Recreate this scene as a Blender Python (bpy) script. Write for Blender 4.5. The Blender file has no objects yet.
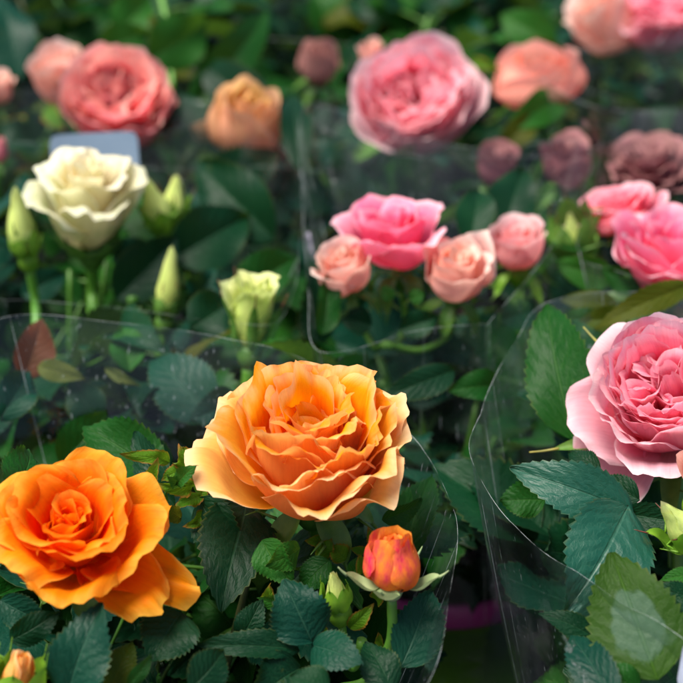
import bpy, math, random
import numpy as np
from mathutils import Vector, Matrix, noise

SC = bpy.context.scene
COL = SC.collection
R = math.radians

# ------------------------------------------------------------------ camera
PITCH = 25.0
CAMZ = 0.52
FPX = 1612.0
cam_d = bpy.data.cameras.new('camera')
cam = bpy.data.objects.new('camera', cam_d)
COL.objects.link(cam)
cam.location = (0, 0, CAMZ)
cam.rotation_euler = (R(90 - PITCH), 0, 0)
cam_d.sensor_width = 36.0
cam_d.lens = 36.0 * FPX / 683.0
cam_d.clip_start = 0.01
cam_d.clip_end = 100.0
cam_d.dof.use_dof = True
cam_d.dof.focus_distance = 0.56
cam_d.dof.aperture_fstop = 10.0
cam_d.dof.aperture_blades = 0
SC.camera = cam

# ------------------------------------------------------------------ world, sun, exposure
SUN_EL, SUN_AZ = 66.0, -112.0      # high, from the viewer's left
w = bpy.data.worlds.new('World')
SC.world = w
w.use_nodes = True
wn = w.node_tree
for n in list(wn.nodes):
    wn.nodes.remove(n)
sky = wn.nodes.new('ShaderNodeTexSky')
sky.sky_type = 'NISHITA'
sky.sun_disc = False
sky.sun_elevation = R(SUN_EL)
sky.sun_rotation = R(SUN_AZ)
sky.dust_density = 3.0
bg = wn.nodes.new('ShaderNodeBackground')
bg.inputs['Strength'].default_value = 0.052
wo = wn.nodes.new('ShaderNodeOutputWorld')
wn.links.new(sky.outputs[0], bg.inputs[0])
wn.links.new(bg.outputs[0], wo.inputs[0])
sd = bpy.data.lights.new('sun', 'SUN')
sd.energy = 2.5
sd.angle = R(35)
sd.color = (1.0, 0.945, 0.84)
sun = bpy.data.objects.new('sun', sd)
COL.objects.link(sun)
az = R(SUN_AZ)
sv = Vector((math.sin(az) * math.cos(R(SUN_EL)), math.cos(az) * math.cos(R(SUN_EL)), math.sin(R(SUN_EL))))
sun.rotation_euler = sv.to_track_quat('Z', 'Y').to_euler()
sun.location = (0, 0, 3)
SC.view_settings.view_transform = 'Standard'
SC.view_settings.look = 'None'
SC.view_settings.exposure = 1.55
SC.view_settings.gamma = 1.0
cy = SC.cycles
cy.use_denoising = True
cy.max_bounces = 14
cy.diffuse_bounces = 8
cy.glossy_bounces = 3
cy.transmission_bounces = 6
cy.transparent_max_bounces = 24
cy.sample_clamp_indirect = 4.0

# ------------------------------------------------------------------ view helpers
FWD = Vector((0, math.cos(R(PITCH)), -math.sin(R(PITCH))))
UPV = Vector((0, math.sin(R(PITCH)), math.cos(R(PITCH))))
RGT = Vector((1, 0, 0))
CAMP = Vector((0, 0, CAMZ))


def at(px, py, d):
    """a world point on the ray through a pixel of the photograph at depth d (metres)"""
    return CAMP + FWD * d + RGT * ((px - 341.5) / FPX * d) + UPV * ((341.5 - py) / FPX * d)


def pix(p):
    q = p - CAMP
    d = q.dot(FWD)
    return 341.5 + q.dot(RGT) / d * FPX, 341.5 - q.dot(UPV) / d * FPX, d


def axis(px, py, d, tilt, img=90):
    """an axis leaning tilt degrees away from the line to the viewer, towards img degrees (90 = up)"""
    tc = (CAMP - at(px, py, d)).normalized()
    up = (UPV - tc * UPV.dot(tc)).normalized()
    rt = up.cross(tc)
    s = up * math.sin(R(img)) + rt * math.cos(R(img))
    return (tc * math.cos(R(tilt)) + s * math.sin(R(tilt))).normalized()


def frame(origin, z, spin=0.0, scale=1.0):
    z = z.normalized()
    ref = Vector((0, 0, 1)) if abs(z.z) < 0.95 else Vector((0, -1, 0))
    x = ref.cross(z).normalized()
    y = z.cross(x)
    m = Matrix((x, y, z)).transposed().to_4x4()
    return Matrix.Translation(origin) @ m @ Matrix.Rotation(R(spin), 4, 'Z') @ Matrix.Scale(scale, 4)


# ------------------------------------------------------------------ object helpers
WORLD = {}


def place(o, M, parent=None):
    COL.objects.link(o) if o.name not in COL.objects else None
    WORLD[o.name] = M.copy()
    if parent is not None:
        o.parent = parent
        o.matrix_basis = WORLD[parent.name].inverted() @ M
    else:
        o.matrix_basis = M
    return o


def tag(o, label=None, cat=None, group=None, kind=None):
    if label: o['label'] = label
    if cat: o['category'] = cat
    if group: o['group'] = group
    if kind: o['kind'] = kind
    return o


def empty(name, loc):
    o = bpy.data.objects.new(name, None)
    o.empty_display_size = 0.02
    return place(o, Matrix.Translation(Vector(loc)))


class MB:
    """collects grids of quads (with a UV pair and four numbers per vertex) for one mesh"""
    def __init__(self):
        self.v, self.f, self.uv, self.c, self.n, self.m = [], [], [], [], 0, []

    def grid(self, P, UV=None, C=None, wrap=False, flip=False, mat=0):
        a, b = P.shape[:2]
        idx = np.arange(a * b).reshape(a, b) + self.n
        if wrap:
            idx = np.concatenate([idx, idx[:, :1]], 1)
        q = np.stack([idx[:-1, :-1], idx[1:, :-1], idx[1:, 1:], idx[:-1, 1:]], -1).reshape(-1, 4)
        if flip:
            q = q[:, ::-1]
        self.v.append(P.reshape(-1, 3))
        self.f.append(q)
        self.m.append(np.full(len(q), mat))
        self.uv.append(UV.reshape(-1, 2) if UV is not None else np.zeros((a * b, 2)))
        self.c.append(C.reshape(-1, 4) if C is not None else np.zeros((a * b, 4)))
        self.n += a * b

    def mesh(self, name, mats, smooth=True):
        V = np.concatenate(self.v).astype(np.float32)
        F = np.concatenate(self.f).astype(np.int32)
        UV = np.concatenate(self.uv).astype(np.float32)
        C = np.concatenate(self.c).astype(np.float32)
        me = bpy.data.meshes.new(name)
        me.vertices.add(len(V))
        me.vertices.foreach_set('co', V.ravel())
        me.loops.add(F.size)
        me.loops.foreach_set('vertex_index', F.ravel())
        me.polygons.add(len(F))
        me.polygons.foreach_set('loop_start', np.arange(0, F.size, 4, dtype=np.int32))
        me.polygons.foreach_set('use_smooth', np.full(len(F), smooth))
        mm = mats if isinstance(mats, (list, tuple)) else [mats]
        for m in mm:
            me.materials.append(m)
        me.polygons.foreach_set('material_index', np.concatenate(self.m).astype(np.int32))
        uvl = me.uv_layers.new(name='UVMap')
        uvl.data.foreach_set('uv', UV[F.ravel()].ravel())
        ca = me.color_attributes.new('petal', 'FLOAT_COLOR', 'POINT')
        ca.data.foreach_set('color', C.ravel())
        me.update()
        me.validate()
        return me

    def tube(self, pts, rad, seg=8, mat=0, samples=None, cap=True, lump=0.0, seed=0):
        P = np.array([list(p) for p in pts], float)
        rad = np.array(rad if hasattr(rad, '__len__') else [rad] * len(P), float)
        if samples is None:
            samples = max(6, (len(P) - 1) * 6)
        if len(P) > 2:
            t, P = spline(P, samples)
            rad = np.interp(t, np.linspace(0, 1, len(rad)), rad)
        else:
            t = np.linspace(0, 1, samples)
            P = P[0] + (P[1] - P[0]) * t[:, None]
            rad = np.interp(t, [0, 1], rad)
        T = np.gradient(P, axis=0)
        T /= np.linalg.norm(T, axis=1)[:, None] + 1e-12
        ref = np.array([0.3, 0.1, 1.0]) if abs(T[:, 2]).mean() < 0.9 else np.array([1.0, 0.2, 0.1])
        X = np.cross(T, ref)
        X /= np.linalg.norm(X, axis=1)[:, None] + 1e-12
        Y = np.cross(T, X)
        if cap:
            P = np.concatenate([P[:1], P, P[-1:]])
            X = np.concatenate([X[:1], X, X[-1:]])
            Y = np.concatenate([Y[:1], Y, Y[-1:]])
            rad = np.concatenate([[rad[0] * .02], rad, [rad[-1] * .02]])
        a = np.linspace(0, 2 * np.pi, seg, endpoint=False)
        rr = rad[:, None] * np.ones((1, seg))
        if lump:
            rs = np.random.RandomState(seed)
            rr = rr * (1 + lump * rs.randn(*rr.shape))
        G = P[:, None, :] + rr[..., None] * (np.cos(a)[None, :, None] * X[:, None, :] + np.sin(a)[None, :, None] * Y[:, None, :])
        vv = np.linspace(0, 1, len(P))[:, None] * np.ones((1, seg))
        uu = np.linspace(0, 1, seg)[None, :] * np.ones((len(P), 1))
        self.grid(G, np.stack([uu, vv], -1), None, wrap=True, mat=mat)
        return self

    def lathe(self, prof, seg=48, mat=0):
        pr = np.array(prof, float)
        a = np.linspace(0, 2 * np.pi, seg, endpoint=False)
        G = np.stack([pr[:, 0:1] * np.cos(a), pr[:, 0:1] * np.sin(a), pr[:, 1:2] * np.ones((1, seg))], -1)
        self.grid(G, None, None, wrap=True, flip=True, mat=mat)
        return self


def spline(P, n, closed=False):
    P = np.asarray(P, float)
    k = len(P)
    if closed:
        Q = np.concatenate([P[-1:], P, P[:2]])
        t = np.linspace(0, k, n, endpoint=False)
    else:
        Q = np.concatenate([2 * P[:1] - P[1:2], P, 2 * P[-1:] - P[-2:-1]])
        t = np.linspace(0, k - 1, n)
    i = np.minimum(t.astype(int), (k - 1 if closed else k - 2))
    f = (t - i)[:, None]
    p0, p1, p2, p3 = Q[i], Q[i + 1], Q[i + 2], Q[i + 3]
    out = .5 * (2 * p1 + (p2 - p0) * f + (2 * p0 - 5 * p1 + 4 * p2 - p3) * f ** 2 + (3 * p1 - p0 - 3 * p2 + p3) * f ** 3)
    return t / (k if closed else k - 1), out


def sstep(a, b, x):
    t = np.clip((x - a) / (b - a), 0, 1)
    return t * t * (3 - 2 * t)


# ------------------------------------------------------------------ materials
class NT:
    def __init__(self, name):
        self.m = bpy.data.materials.new(name)
        self.m.use_nodes = True
        self.t = self.m.node_tree
        for n in list(self.t.nodes):
            self.t.nodes.remove(n)
        self.out = self.n('ShaderNodeOutputMaterial')

    def n(self, typ, **kw):
        nd = self.t.nodes.new(typ)
        for k, v in kw.items():
            setattr(nd, k, v)
        return nd

    def set(self, sock, val):
        if isinstance(val, bpy.types.NodeSocket):
            self.t.links.new(val, sock)
        elif hasattr(val, '__len__') and len(val) == 3 and sock.type == 'RGBA':
            sock.default_value = (*val, 1)
        else:
            sock.default_value = val

    def math(self, op, a, b=None, c=None, clamp=False):
        nd = self.n('ShaderNodeMath', operation=op, use_clamp=clamp)
        self.set(nd.inputs[0], a)
        if b is not None: self.set(nd.inputs[1], b)
        if c is not None: self.set(nd.inputs[2], c)
        return nd.outputs[0]

    def ss(self, x, a, b):
        nd = self.n('ShaderNodeMapRange', interpolation_type='SMOOTHSTEP')
        self.set(nd.inputs[0], x)
        nd.inputs[1].default_value, nd.inputs[2].default_value = a, b
        return nd.outputs[0]

    def mix(self, f, a, b, blend='MIX'):
        nd = self.n('ShaderNodeMix', data_type='RGBA', blend_type=blend)
        self.set(nd.inputs[0], f)
        self.set(nd.inputs[6], a)
        self.set(nd.inputs[7], b)
        return nd.outputs[2]

    def noise(self, scale, vec=None, detail=3, rough=.5):
        nd = self.n('ShaderNodeTexNoise')
        nd.inputs['Scale'].default_value = scale
        nd.inputs['Detail'].default_value = detail
        nd.inputs['Roughness'].default_value = rough
        if vec is not None: self.set(nd.inputs['Vector'], vec)
        return nd.outputs[0]

    def vmul(self, v, s):
        nd = self.n('ShaderNodeVectorMath', operation='MULTIPLY')
        self.set(nd.inputs[0], v)
        nd.inputs[1].default_value = s
        return nd.outputs[0]

    def bump(self, h, dist, strength=1.0, normal=None):
        nd = self.n('ShaderNodeBump')
        nd.inputs['Strength'].default_value = strength
        nd.inputs['Distance'].default_value = dist
        self.set(nd.inputs['Height'], h)
        if normal is not None: self.set(nd.inputs['Normal'], normal)
        return nd.outputs[0]

    def principled(self, color, rough, spec=.5, normal=None, **kw):
        nd = self.n('ShaderNodeBsdfPrincipled')
        self.set(nd.inputs['Base Color'], color)
        self.set(nd.inputs['Roughness'], rough)
        nd.inputs['Specular IOR Level'].default_value = spec
        if normal is not None: self.set(nd.inputs['Normal'], normal)
        for k, v in kw.items():
            self.set(nd.inputs[k.replace('_', ' ')], v)
        return nd.outputs[0]

    def mixsh(self, f, a, b):
        nd = self.n('ShaderNodeMixShader')
        self.set(nd.inputs[0], f)
        self.t.links.new(a, nd.inputs[1])
        self.t.links.new(b, nd.inputs[2])
        return nd.outputs[0]

    def done(self, sh):
        self.t.links.new(sh, self.out.inputs[0])
        return self.m


def petal_material(name, base, mid, tip, obase, otip, back, edge, edge_amt=.5, rough=.5, trans=.35, var=.16, green=0.0):
    t = NT(name)
    at_ = t.n('ShaderNodeAttribute', attribute_name='petal')
    sx = t.n('ShaderNodeSeparateXYZ')
    t.t.links.new(at_.outputs['Vector'], sx.inputs[0])
    v, u, r = sx.outputs
    lay = at_.outputs['Alpha']
    uv = t.n('ShaderNodeUVMap', uv_map='UVMap').outputs[0]
    vein = t.noise(1.0, t.vmul(uv, (30, 1.6, 1)), 5, .62)
    blot = t.noise(2.3, t.vmul(uv, (2.2, 2.0, 1)), 3, .55)
    vv = t.math('ADD', v, t.math('MULTIPLY', t.math('SUBTRACT', vein, .5), .22))
    inner = t.mix(t.ss(vv, .0, .5), base, mid)
    inner = t.mix(t.ss(vv, .5, 1.0), inner, tip)
    outer = t.mix(t.ss(vv, .15, .95), obase, otip)
    lay2 = t.math('ADD', lay, t.math('MULTIPLY', t.math('SUBTRACT', r, .5), .35))
    c = t.mix(t.ss(lay2, .50, 1.05), inner, outer)
    em = t.math('MULTIPLY', t.math('MAXIMUM', t.ss(v, .86, 1.0), t.ss(u, .86, 1.0)), edge_amt)
    em = t.math('MULTIPLY', em, t.math('ADD', .45, t.math('MULTIPLY', lay, .55)))
    em = t.math('MULTIPLY', em, t.ss(v, .35, .8))
    em = t.math('MULTIPLY', em, t.ss(t.math('ADD', blot, t.math('MULTIPLY', r, .3)), .35, .8))
    c = t.mix(em, c, edge)
    bf = t.n('ShaderNodeNewGeometry').outputs['Backfacing']
    c = t.mix(t.math('MULTIPLY', bf, .62), c, back)
    if green:
        gm = t.math('MULTIPLY', t.math('MULTIPLY', t.ss(lay, .6, 1.0), t.ss(blot, .45, .7)), green)
        c = t.mix(gm, c, (.36, .55, .08))
    val = t.math('ADD', 1 - var, t.math('MULTIPLY', r, var * 1.3))
    val = t.math('MULTIPLY', val, t.math('ADD', .84, t.math('MULTIPLY', vein, .30)))
    hs = t.n('ShaderNodeHueSaturation')
    t.set(hs.inputs['Color'], c)
    t.set(hs.inputs['Value'], val)
    t.set(hs.inputs['Hue'], t.math('ADD', .5, t.math('MULTIPLY', t.math('SUBTRACT', blot, .5), .035)))
    c = hs.outputs[0]
    cr = t.noise(3.0, t.vmul(uv, (5, 2, 1)), 4, .6)
    h = t.math('ADD', t.math('MULTIPLY', vein, .55), cr)
    nm = t.bump(h, .0006, .5)
    p = t.principled(c, rough + .08, .16, nm)
    tl = t.n('ShaderNodeBsdfTranslucent')
    t.set(tl.inputs[0], c)
    t.set(tl.inputs[1], nm)
    return t.done(t.mixsh(trans, p, tl.outputs[0]))


def leaf_material(name, col, col2, back, vein_c, rough=.38, trans=.22, spec=.14, red=0.0, patch=False, tcol=None):
    t = NT(name)
    uvn = t.n('ShaderNodeUVMap', uv_map='UVMap')
    uv = uvn.outputs[0]
    sx = t.n('ShaderNodeSeparateXYZ')
    t.t.links.new(uv, sx.inputs[0])
    u, v = sx.outputs[0], sx.outputs[1]
    au = t.math('MULTIPLY', t.math('ABSOLUTE', t.math('SUBTRACT', u, .5)), 2)
    wob = t.math('MULTIPLY', t.math('SUBTRACT', t.noise(4.0, t.vmul(uv, (2, 2, 1)), 2), .5), 1.7)
    side = t.math('MULTIPLY', t.math('GREATER_THAN', u, .5), .43)
    ph = t.math('ADD', t.math('SUBTRACT', t.math('MULTIPLY', v, 8.0), t.math('MULTIPLY', au, 2.3)), wob)
    ph = t.math('ADD', ph, side)
    dv = t.math('ABSOLUTE', t.math('SUBTRACT', t.math('FRACT', t.math('ADD', ph, 20.5)), .5))
    vm = t.math('SUBTRACT', 1.0, t.ss(dv, .015, .085))
    vm = t.math('MULTIPLY', vm, t.math('SUBTRACT', 1.0, t.math('MULTIPLY', au, .75)))
    mid = t.math('SUBTRACT', 1.0, t.ss(au, .012, .06))
    veins = t.math('MAXIMUM', t.math('MULTIPLY', vm, .26), t.math('MULTIPLY', mid, .42))
    ve = t.n('ShaderNodeTexVoronoi', feature='DISTANCE_TO_EDGE')
    ve.inputs['Scale'].default_value = 26.0
    t.set(ve.inputs['Vector'], t.vmul(uv, (.62, 1.0, 1)))
    fine = t.ss(ve.outputs['Distance'], 0.0, .12)
    dry = t.ss(t.noise(90.0, t.n('ShaderNodeNewGeometry').outputs['Position'], 4, .7), .66, .74)
    oi = t.n('ShaderNodeObjectInfo').outputs['Random']
    geo = t.n('ShaderNodeNewGeometry')
    big = t.noise(60.0, geo.outputs['Position'], 3, .6)
    f = t.math('ADD', t.math('MULTIPLY', oi, .75), t.math('MULTIPLY', t.math('SUBTRACT', big, .45), 1.4), clamp=True)
    c = t.mix(f, col, col2)
    c = t.mix(t.math('MULTIPLY', t.math('SUBTRACT', 1.0, fine), .10), c, vein_c)
    c = t.mix(veins, c, vein_c)
    if red:
        c = t.mix(t.math('MULTIPLY', t.math('MAXIMUM', t.ss(au, .7, 1.0), t.ss(v, .8, 1.0)), red), c, (.30, .06, .02))
    sp = t.noise(420.0, geo.outputs['Position'], 2, .5)
    c = t.mix(t.math('MULTIPLY', t.ss(sp, .70, .76), .2), c, vein_c)
    c = t.mix(t.math('MULTIPLY', dry, .35), c, (.06, .07, .015))
    rim_ = t.math('MULTIPLY', t.ss(au, .93, 1.0), t.ss(big, .4, .6))
    c = t.mix(t.math('MULTIPLY', rim_, .35), c, (.12, .13, .03))
    bf = geo.outputs['Backfacing']
    c = t.mix(t.math('MULTIPLY', bf, .8), c, back)
    if patch:
        # pale film of moisture where the leaf is pressed to the sleeve
        du = t.math('DIVIDE', t.math('SUBTRACT', u, .50), .30)
        dvv = t.math('DIVIDE', t.math('SUBTRACT', v, .42), .30)
        rr = t.math('SQRT', t.math('ADD', t.math('MULTIPLY', du, du), t.math('MULTIPLY', dvv, dvv)))
        rr = t.math('ADD', rr, t.math('MULTIPLY', t.math('SUBTRACT', t.noise(3.0, t.vmul(uv, (2, 2, 1)), 4), .5), .8))
        pm = t.math('MULTIPLY', t.math('SUBTRACT', 1.0, t.ss(rr, .84, 1.03)), .70)
        pm = t.math('MULTIPLY', pm, t.math('ADD', .72, t.math('MULTIPLY', t.noise(30, uv, 3), .5)), clamp=True)
        c = t.mix(pm, c, (.065, .125, .08))
    h = t.math('ADD', t.math('MULTIPLY', dv, .9, clamp=True), t.math('MULTIPLY', fine, .08))
    h = t.math('SUBTRACT', h, t.math('MULTIPLY', mid, .8))
    nm = t.bump(h, .0005, .6)
    ro = t.math('ADD', rough + .06, t.math('MULTIPLY', t.math('SUBTRACT', big, .5), .25))
    ro = t.math('ADD', ro, t.math('MULTIPLY', bf, .2))
    p = t.principled(c, ro, spec, nm)
    tl = t.n('ShaderNodeBsdfTranslucent')
    t.set(tl.inputs[0], t.mix(.5, c, tcol or (.16, .32, .02)))
    t.set(tl.inputs[1], nm)
    return t.done(t.mixsh(trans, p, tl.outputs[0]))


def simple(name, a, b, scale=80, rough=.5, spec=.5, bump=.0, trans=0.0, **kw):
    t = NT(name)
    g = t.n('ShaderNodeNewGeometry')
    f = t.noise(scale, g.outputs['Position'], 4, .6)
    c = t.mix(t.ss(f, .3, .7), a, b)
    nm = t.bump(f, bump) if bump else None
    p = t.principled(c, rough, spec, nm, **kw)
    if trans:
        tl = t.n('ShaderNodeBsdfTranslucent')
        t.set(tl.inputs[0], c)
        p = t.mixsh(trans, p, tl.outputs[0])
    return t.done(p)


def film_material(name, haze=.007, tint=(.955, .97, .97), rough=.08, refl=.45, glint_dust=.10):
    t = NT(name)
    g = t.n('ShaderNodeNewGeometry')
    pos = g.outputs['Position']
    streak = t.noise(1.0, t.vmul(pos, (260, 260, 18)), 4, .65)
    soft = t.noise(26.0, pos, 3, .5)
    nm = t.bump(t.math('ADD', t.math('MULTIPLY', streak, .05), soft), .004, .6)
    fr = t.n('ShaderNodeFresnel')
    fr.inputs['IOR'].default_value = 1.42
    t.set(fr.inputs['Normal'], nm)
    fac = t.math('MINIMUM', t.math('MULTIPLY', fr.outputs[0], refl), .45)
    gl = t.n('ShaderNodeBsdfGlossy')
    gl.inputs['Roughness'].default_value = rough
    gl.inputs['Color'].default_value = (.95, .98, 1, 1)
    t.set(gl.inputs['Normal'], nm)
    tr = t.n('ShaderNodeBsdfTransparent')
    tr.inputs[0].default_value = (*tint, 1)
    df = t.n('ShaderNodeBsdfDiffuse')
    df.inputs[0].default_value = (.75, .85, .9, 1)
    tl = t.n('ShaderNodeBsdfTranslucent')
    tl.inputs[0].default_value = (.75, .85, .9, 1)
    hz = t.mixsh(.5, df.outputs[0], tl.outputs[0])
    glint = t.ss(t.noise(1.0, t.vmul(pos, (620, 620, 75)), 2, .55), .66, .74)  # streak highlights painted as pale diffuse dashes
    dust = t.ss(t.noise(420, pos, 2, .5), .71, .75)
    sheen = t.ss(t.noise(1.0, t.vmul(pos, (46, 46, 9)), 3, .5), .42, .68)
    hz_ = t.math('MULTIPLY', haze, t.math('ADD', .35, t.math('MULTIPLY', sheen, 1.7)))  # film scatter plus broad sheen painted in as uneven haze
    hf = t.math('ADD', hz_, t.math('MULTIPLY', t.math('MAXIMUM', glint, t.math('MULTIPLY', dust, .4)), glint_dust))
    a = t.mixsh(hf, tr.outputs[0], hz)
    return t.done(t.mixsh(fac, a, gl.outputs[0]))


def rim_material(name, op=.5, col=(.8, .88, .9)):
    t = NT(name)
    p = t.principled(col, .18, .8)
    tr = t.n('ShaderNodeBsdfTransparent')
    g = t.n('ShaderNodeNewGeometry')
    f = t.math('MULTIPLY', t.ss(t.noise(60, g.outputs['Position'], 4, .65), .36, .66), op)
    return t.done(t.mixsh(f, tr.outputs[0], p))


M = {}
M['film'] = film_material('clear_film')
M['film_front'] = film_material('clear_film_near', haze=.030, tint=(.93, .95, .97), rough=.14, refl=1.3, glint_dust=.34)
M['film_mid'] = film_material('clear_film_mid', haze=.008, tint=(.95, .965, .97), rough=.12, refl=.8, glint_dust=.26)
M['film_dull'] = film_material('dusty_film', haze=.03, tint=(.84, .86, .86))
M['rim'] = rim_material('film_edge', .24)
M['rim_soft'] = rim_material('film_edge_soft', .15)
M['rim_white'] = rim_material('film_glint_seam', .85, (.85, .8, .95))  # paints the highlight on one fold; also colours a corner seam
M['leaf_dark'] = leaf_material('leaf_dark', (.0008, .020, .008), (.002, .034, .010), (.018, .050, .022), (.018, .065, .028), .40, .14)
M['leaf_blue'] = leaf_material('leaf_blue', (.0010, .028, .018), (.003, .043, .022), (.025, .065, .04), (.028, .09, .055), .38, .12)
M['leaf_sheen'] = leaf_material('leaf_sheen', (.005, .058, .038), (.010, .078, .046), (.04, .09, .06), (.035, .11, .07), .36, .14, spec=.32)
M['leaf_mid'] = leaf_material('leaf_mid', (.002, .042, .004), (.007, .062, .006), (.03, .08, .02), (.035, .11, .02), .40, .24)
M['leaf_green'] = leaf_material('leaf_green', (.010, .085, .010), (.020, .110, .010), (.05, .12, .03), (.07, .18, .03), .42, .32)
M['leaf_lime'] = leaf_material('leaf_lime', (.050, .16, .006), (.085, .20, .008), (.10, .18, .03), (.13, .26, .03), .44, .40, red=.7, tcol=(.3, .5, .02))
M['leaf_olive'] = leaf_material('leaf_olive', (.025, .055, .002), (.060, .070, .003), (.06, .08, .02), (.08, .10, .01), .44, .34, tcol=(.3, .3, .02))
M['leaf_patch'] = leaf_material('leaf_patch', (.012, .046, .002), (.020, .060, .003), (.05, .10, .02), (.05, .13, .01), .46, .28, patch=True)
M['leaf_rust'] = leaf_material('leaf_rust', (.11, .025, .006), (.06, .03, .006), (.09, .03, .02), (.11, .05, .02), .5, .3, tcol=(.4, .12, .02))
M['leaf_pale'] = leaf_material('leaf_pale', (.11, .13, .02), (.09, .12, .025), (.11, .11, .05), (.16, .16, .05), .5, .35)
M['stem'] = simple('stem_green', (.055, .17, .018), (.085, .22, .025), 90, .42, trans=.1)
M['stem_pale'] = simple('stem_pale', (.10, .29, .03), (.14, .35, .04), 90, .4, trans=.15)
M['stem_brown'] = simple('stem_brown', (.07, .05, .02), (.045, .075, .02), 120, .55)
M['sepal'] = simple('sepal_green', (.07, .19, .025), (.13, .27, .04), 150, .5, trans=.3)
M['sepal_pale'] = simple('sepal_pale', (.26, .40, .16), (.42, .50, .26), 120, .5, trans=.3)
M['sepal_lime'] = simple('sepal_lime', (.13, .32, .02), (.22, .42, .03), 150, .5, trans=.35)
M['sepal_dark'] = simple('sepal_dark', (.02, .075, .014), (.045, .11, .02), 150, .5, trans=.2)
M['sepal_tip'] = simple('sepal_tip', (.20, .04, .03), (.13, .05, .03), 150, .5, trans=.2)
M['sepal_straw'] = simple('sepal_straw', (.42, .36, .06), (.3, .3, .08), 150, .5, trans=.2)
M['pot_purple'] = simple('pot_purple', (.60, .04, .32), (.64, .06, .35), 30, .38)
M['pot_green'] = simple('pot_green', (.25, .62, .02), (.30, .66, .04), 30, .4)
M['pot_violet'] = simple('pot_violet', (.20, .09, .22), (.25, .12, .27), 30, .4)
M['soil'] = simple('soil', (.018, .012, .008), (.04, .028, .018), 220, .9, .2, .002)
M['bench'] = simple('bench', (.030, .032, .034), (.050, .052, .054), 40, .75, .3, .0006)
M['ground'] = simple('ground', (.06, .06, .058), (.10, .098, .09), 12, .85, .3, .002)
M['card'] = simple('card', (.16, .23, .33), (.19, .26, .36), 20, .5)
M['card_white'] = simple('card_white', (.62, .66, .76), (.66, .70, .80), 20, .45)
t_ = NT('dew')
M['dew'] = t_.done(t_.principled((1, 1, 1), .03, .5, None, Transmission_Weight=1.0, IOR=1.33))

PM = {}
#                               base            mid             tip             obase           otip            back            edge
PM['apricot'] = petal_material('petal_apricot', (1.0, .20, .000), (1.0, .31, .001), (1.0, .43, .004), (1.0, .37, .005), (1.0, .54, .14), (.98, .50, .16), (1.0, .78, .50), .80, trans=.50)
PM['orange'] = petal_material('petal_orange', (1.0, .07, .000), (1.0, .14, .000), (1.0, .24, .001), (1.0, .17, .000), (1.0, .31, .004), (1.0, .31, .008), (1.0, .54, .07), .75, trans=.50)
PM['pink'] = petal_material('petal_pink', (.99, .03, .08), (.99, .12, .25), (.99, .40, .52), (.99, .22, .36), (.98, .55, .64), (.98, .42, .52), (1.0, .85, .88), .9, trans=.48)
PM['pink_pale'] = petal_material('petal_pale', (.99, .05, .11), (.99, .18, .31), (.99, .50, .58), (.99, .34, .46), (.98, .68, .70), (.98, .54, .60), (1.0, .88, .88), .9, trans=.48)
PM['pink_deep'] = petal_material('petal_deep', (.98, .02, .18), (.99, .08, .28), (.99, .27, .44), (.98, .13, .33), (.98, .38, .51), (.98, .28, .42), (1.0, .70, .77), .8, trans=.45)
PM['pink_soft'] = petal_material('petal_soft', (.98, .06, .13), (.99, .14, .25), (.99, .34, .43), (.98, .20, .32), (.98, .38, .48), (.97, .33, .41), (1.0, .72, .76), .8, trans=.45)
PM['peach'] = petal_material('petal_peach', (.98, .34, .14), (.99, .48, .32), (.99, .62, .49), (.98, .46, .38), (.98, .64, .56), (.98, .56, .48), (1.0, .84, .76), .8, trans=.45)
PM['blush'] = petal_material('petal_blush', (.98, .24, .20), (.99, .38, .36), (.99, .58, .56), (.98, .40, .42), (.98, .60, .60), (.98, .50, .50), (1.0, .82, .82), .8, trans=.45)
PM['salmon'] = petal_material('petal_salmon', (.97, .27, .14), (.97, .40, .26), (.98, .53, .40), (.97, .40, .30), (.97, .52, .43), (.96, .45, .36), (1.0, .70, .60), .7, trans=.43)
PM['coral'] = petal_material('petal_coral', (.97, .06, .11), (.98, .22, .28), (.99, .50, .45), (.97, .22, .31), (.98, .46, .50), (.97, .34, .41), (1.0, .72, .60), .9, trans=.46)
PM['cream'] = petal_material('petal_cream', (.97, .66, .26), (.97, .82, .50), (.97, .89, .66), (.95, .86, .44), (.92, .92, .66), (.91, .88, .55), (.97, .96, .84), .7, trans=.42, green=.45)
PM['limecream'] = petal_material('petal_limecream', (.66, .74, .10), (.78, .84, .22), (.88, .90, .40), (.66, .80, .16), (.86, .92, .42), (.70, .82, .22), (.9, .94, .55), .5, trans=.42, green=.15)
PM['yellow_red'] = petal_material('petal_yellowred', (.90, .58, .14), (.92, .62, .18), (.94, .68, .28), (.84, .40, .24), (.88, .52, .30), (.82, .36, .22), (.94, .66, .38), .5, trans=.40)
PM['dimmed'] = petal_material('petal_dimmed', (.34, .09, .11), (.37, .12, .14), (.42, .19, .19), (.33, .10, .13), (.38, .15, .17), (.34, .12, .14), (.45, .26, .22), .5, trans=.3)  # dimming behind film painted into the petal colour
PM['dusty'] = petal_material('petal_hazed', (.50, .18, .16), (.55, .24, .21), (.60, .32, .28), (.50, .22, .2), (.56, .29, .26), (.50, .22, .2), (.62, .38, .32), .5, trans=.3)  # muting by the sleeve film painted into these petals
PM['fire'] = petal_material('petal_fire', (.98, .22, .01), (.98, .26, .02), (.98, .36, .04), (.97, .22, .03), (.98, .32, .04), (.96, .22, .04), (1.0, .50, .08), .7, trans=.38)


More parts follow.
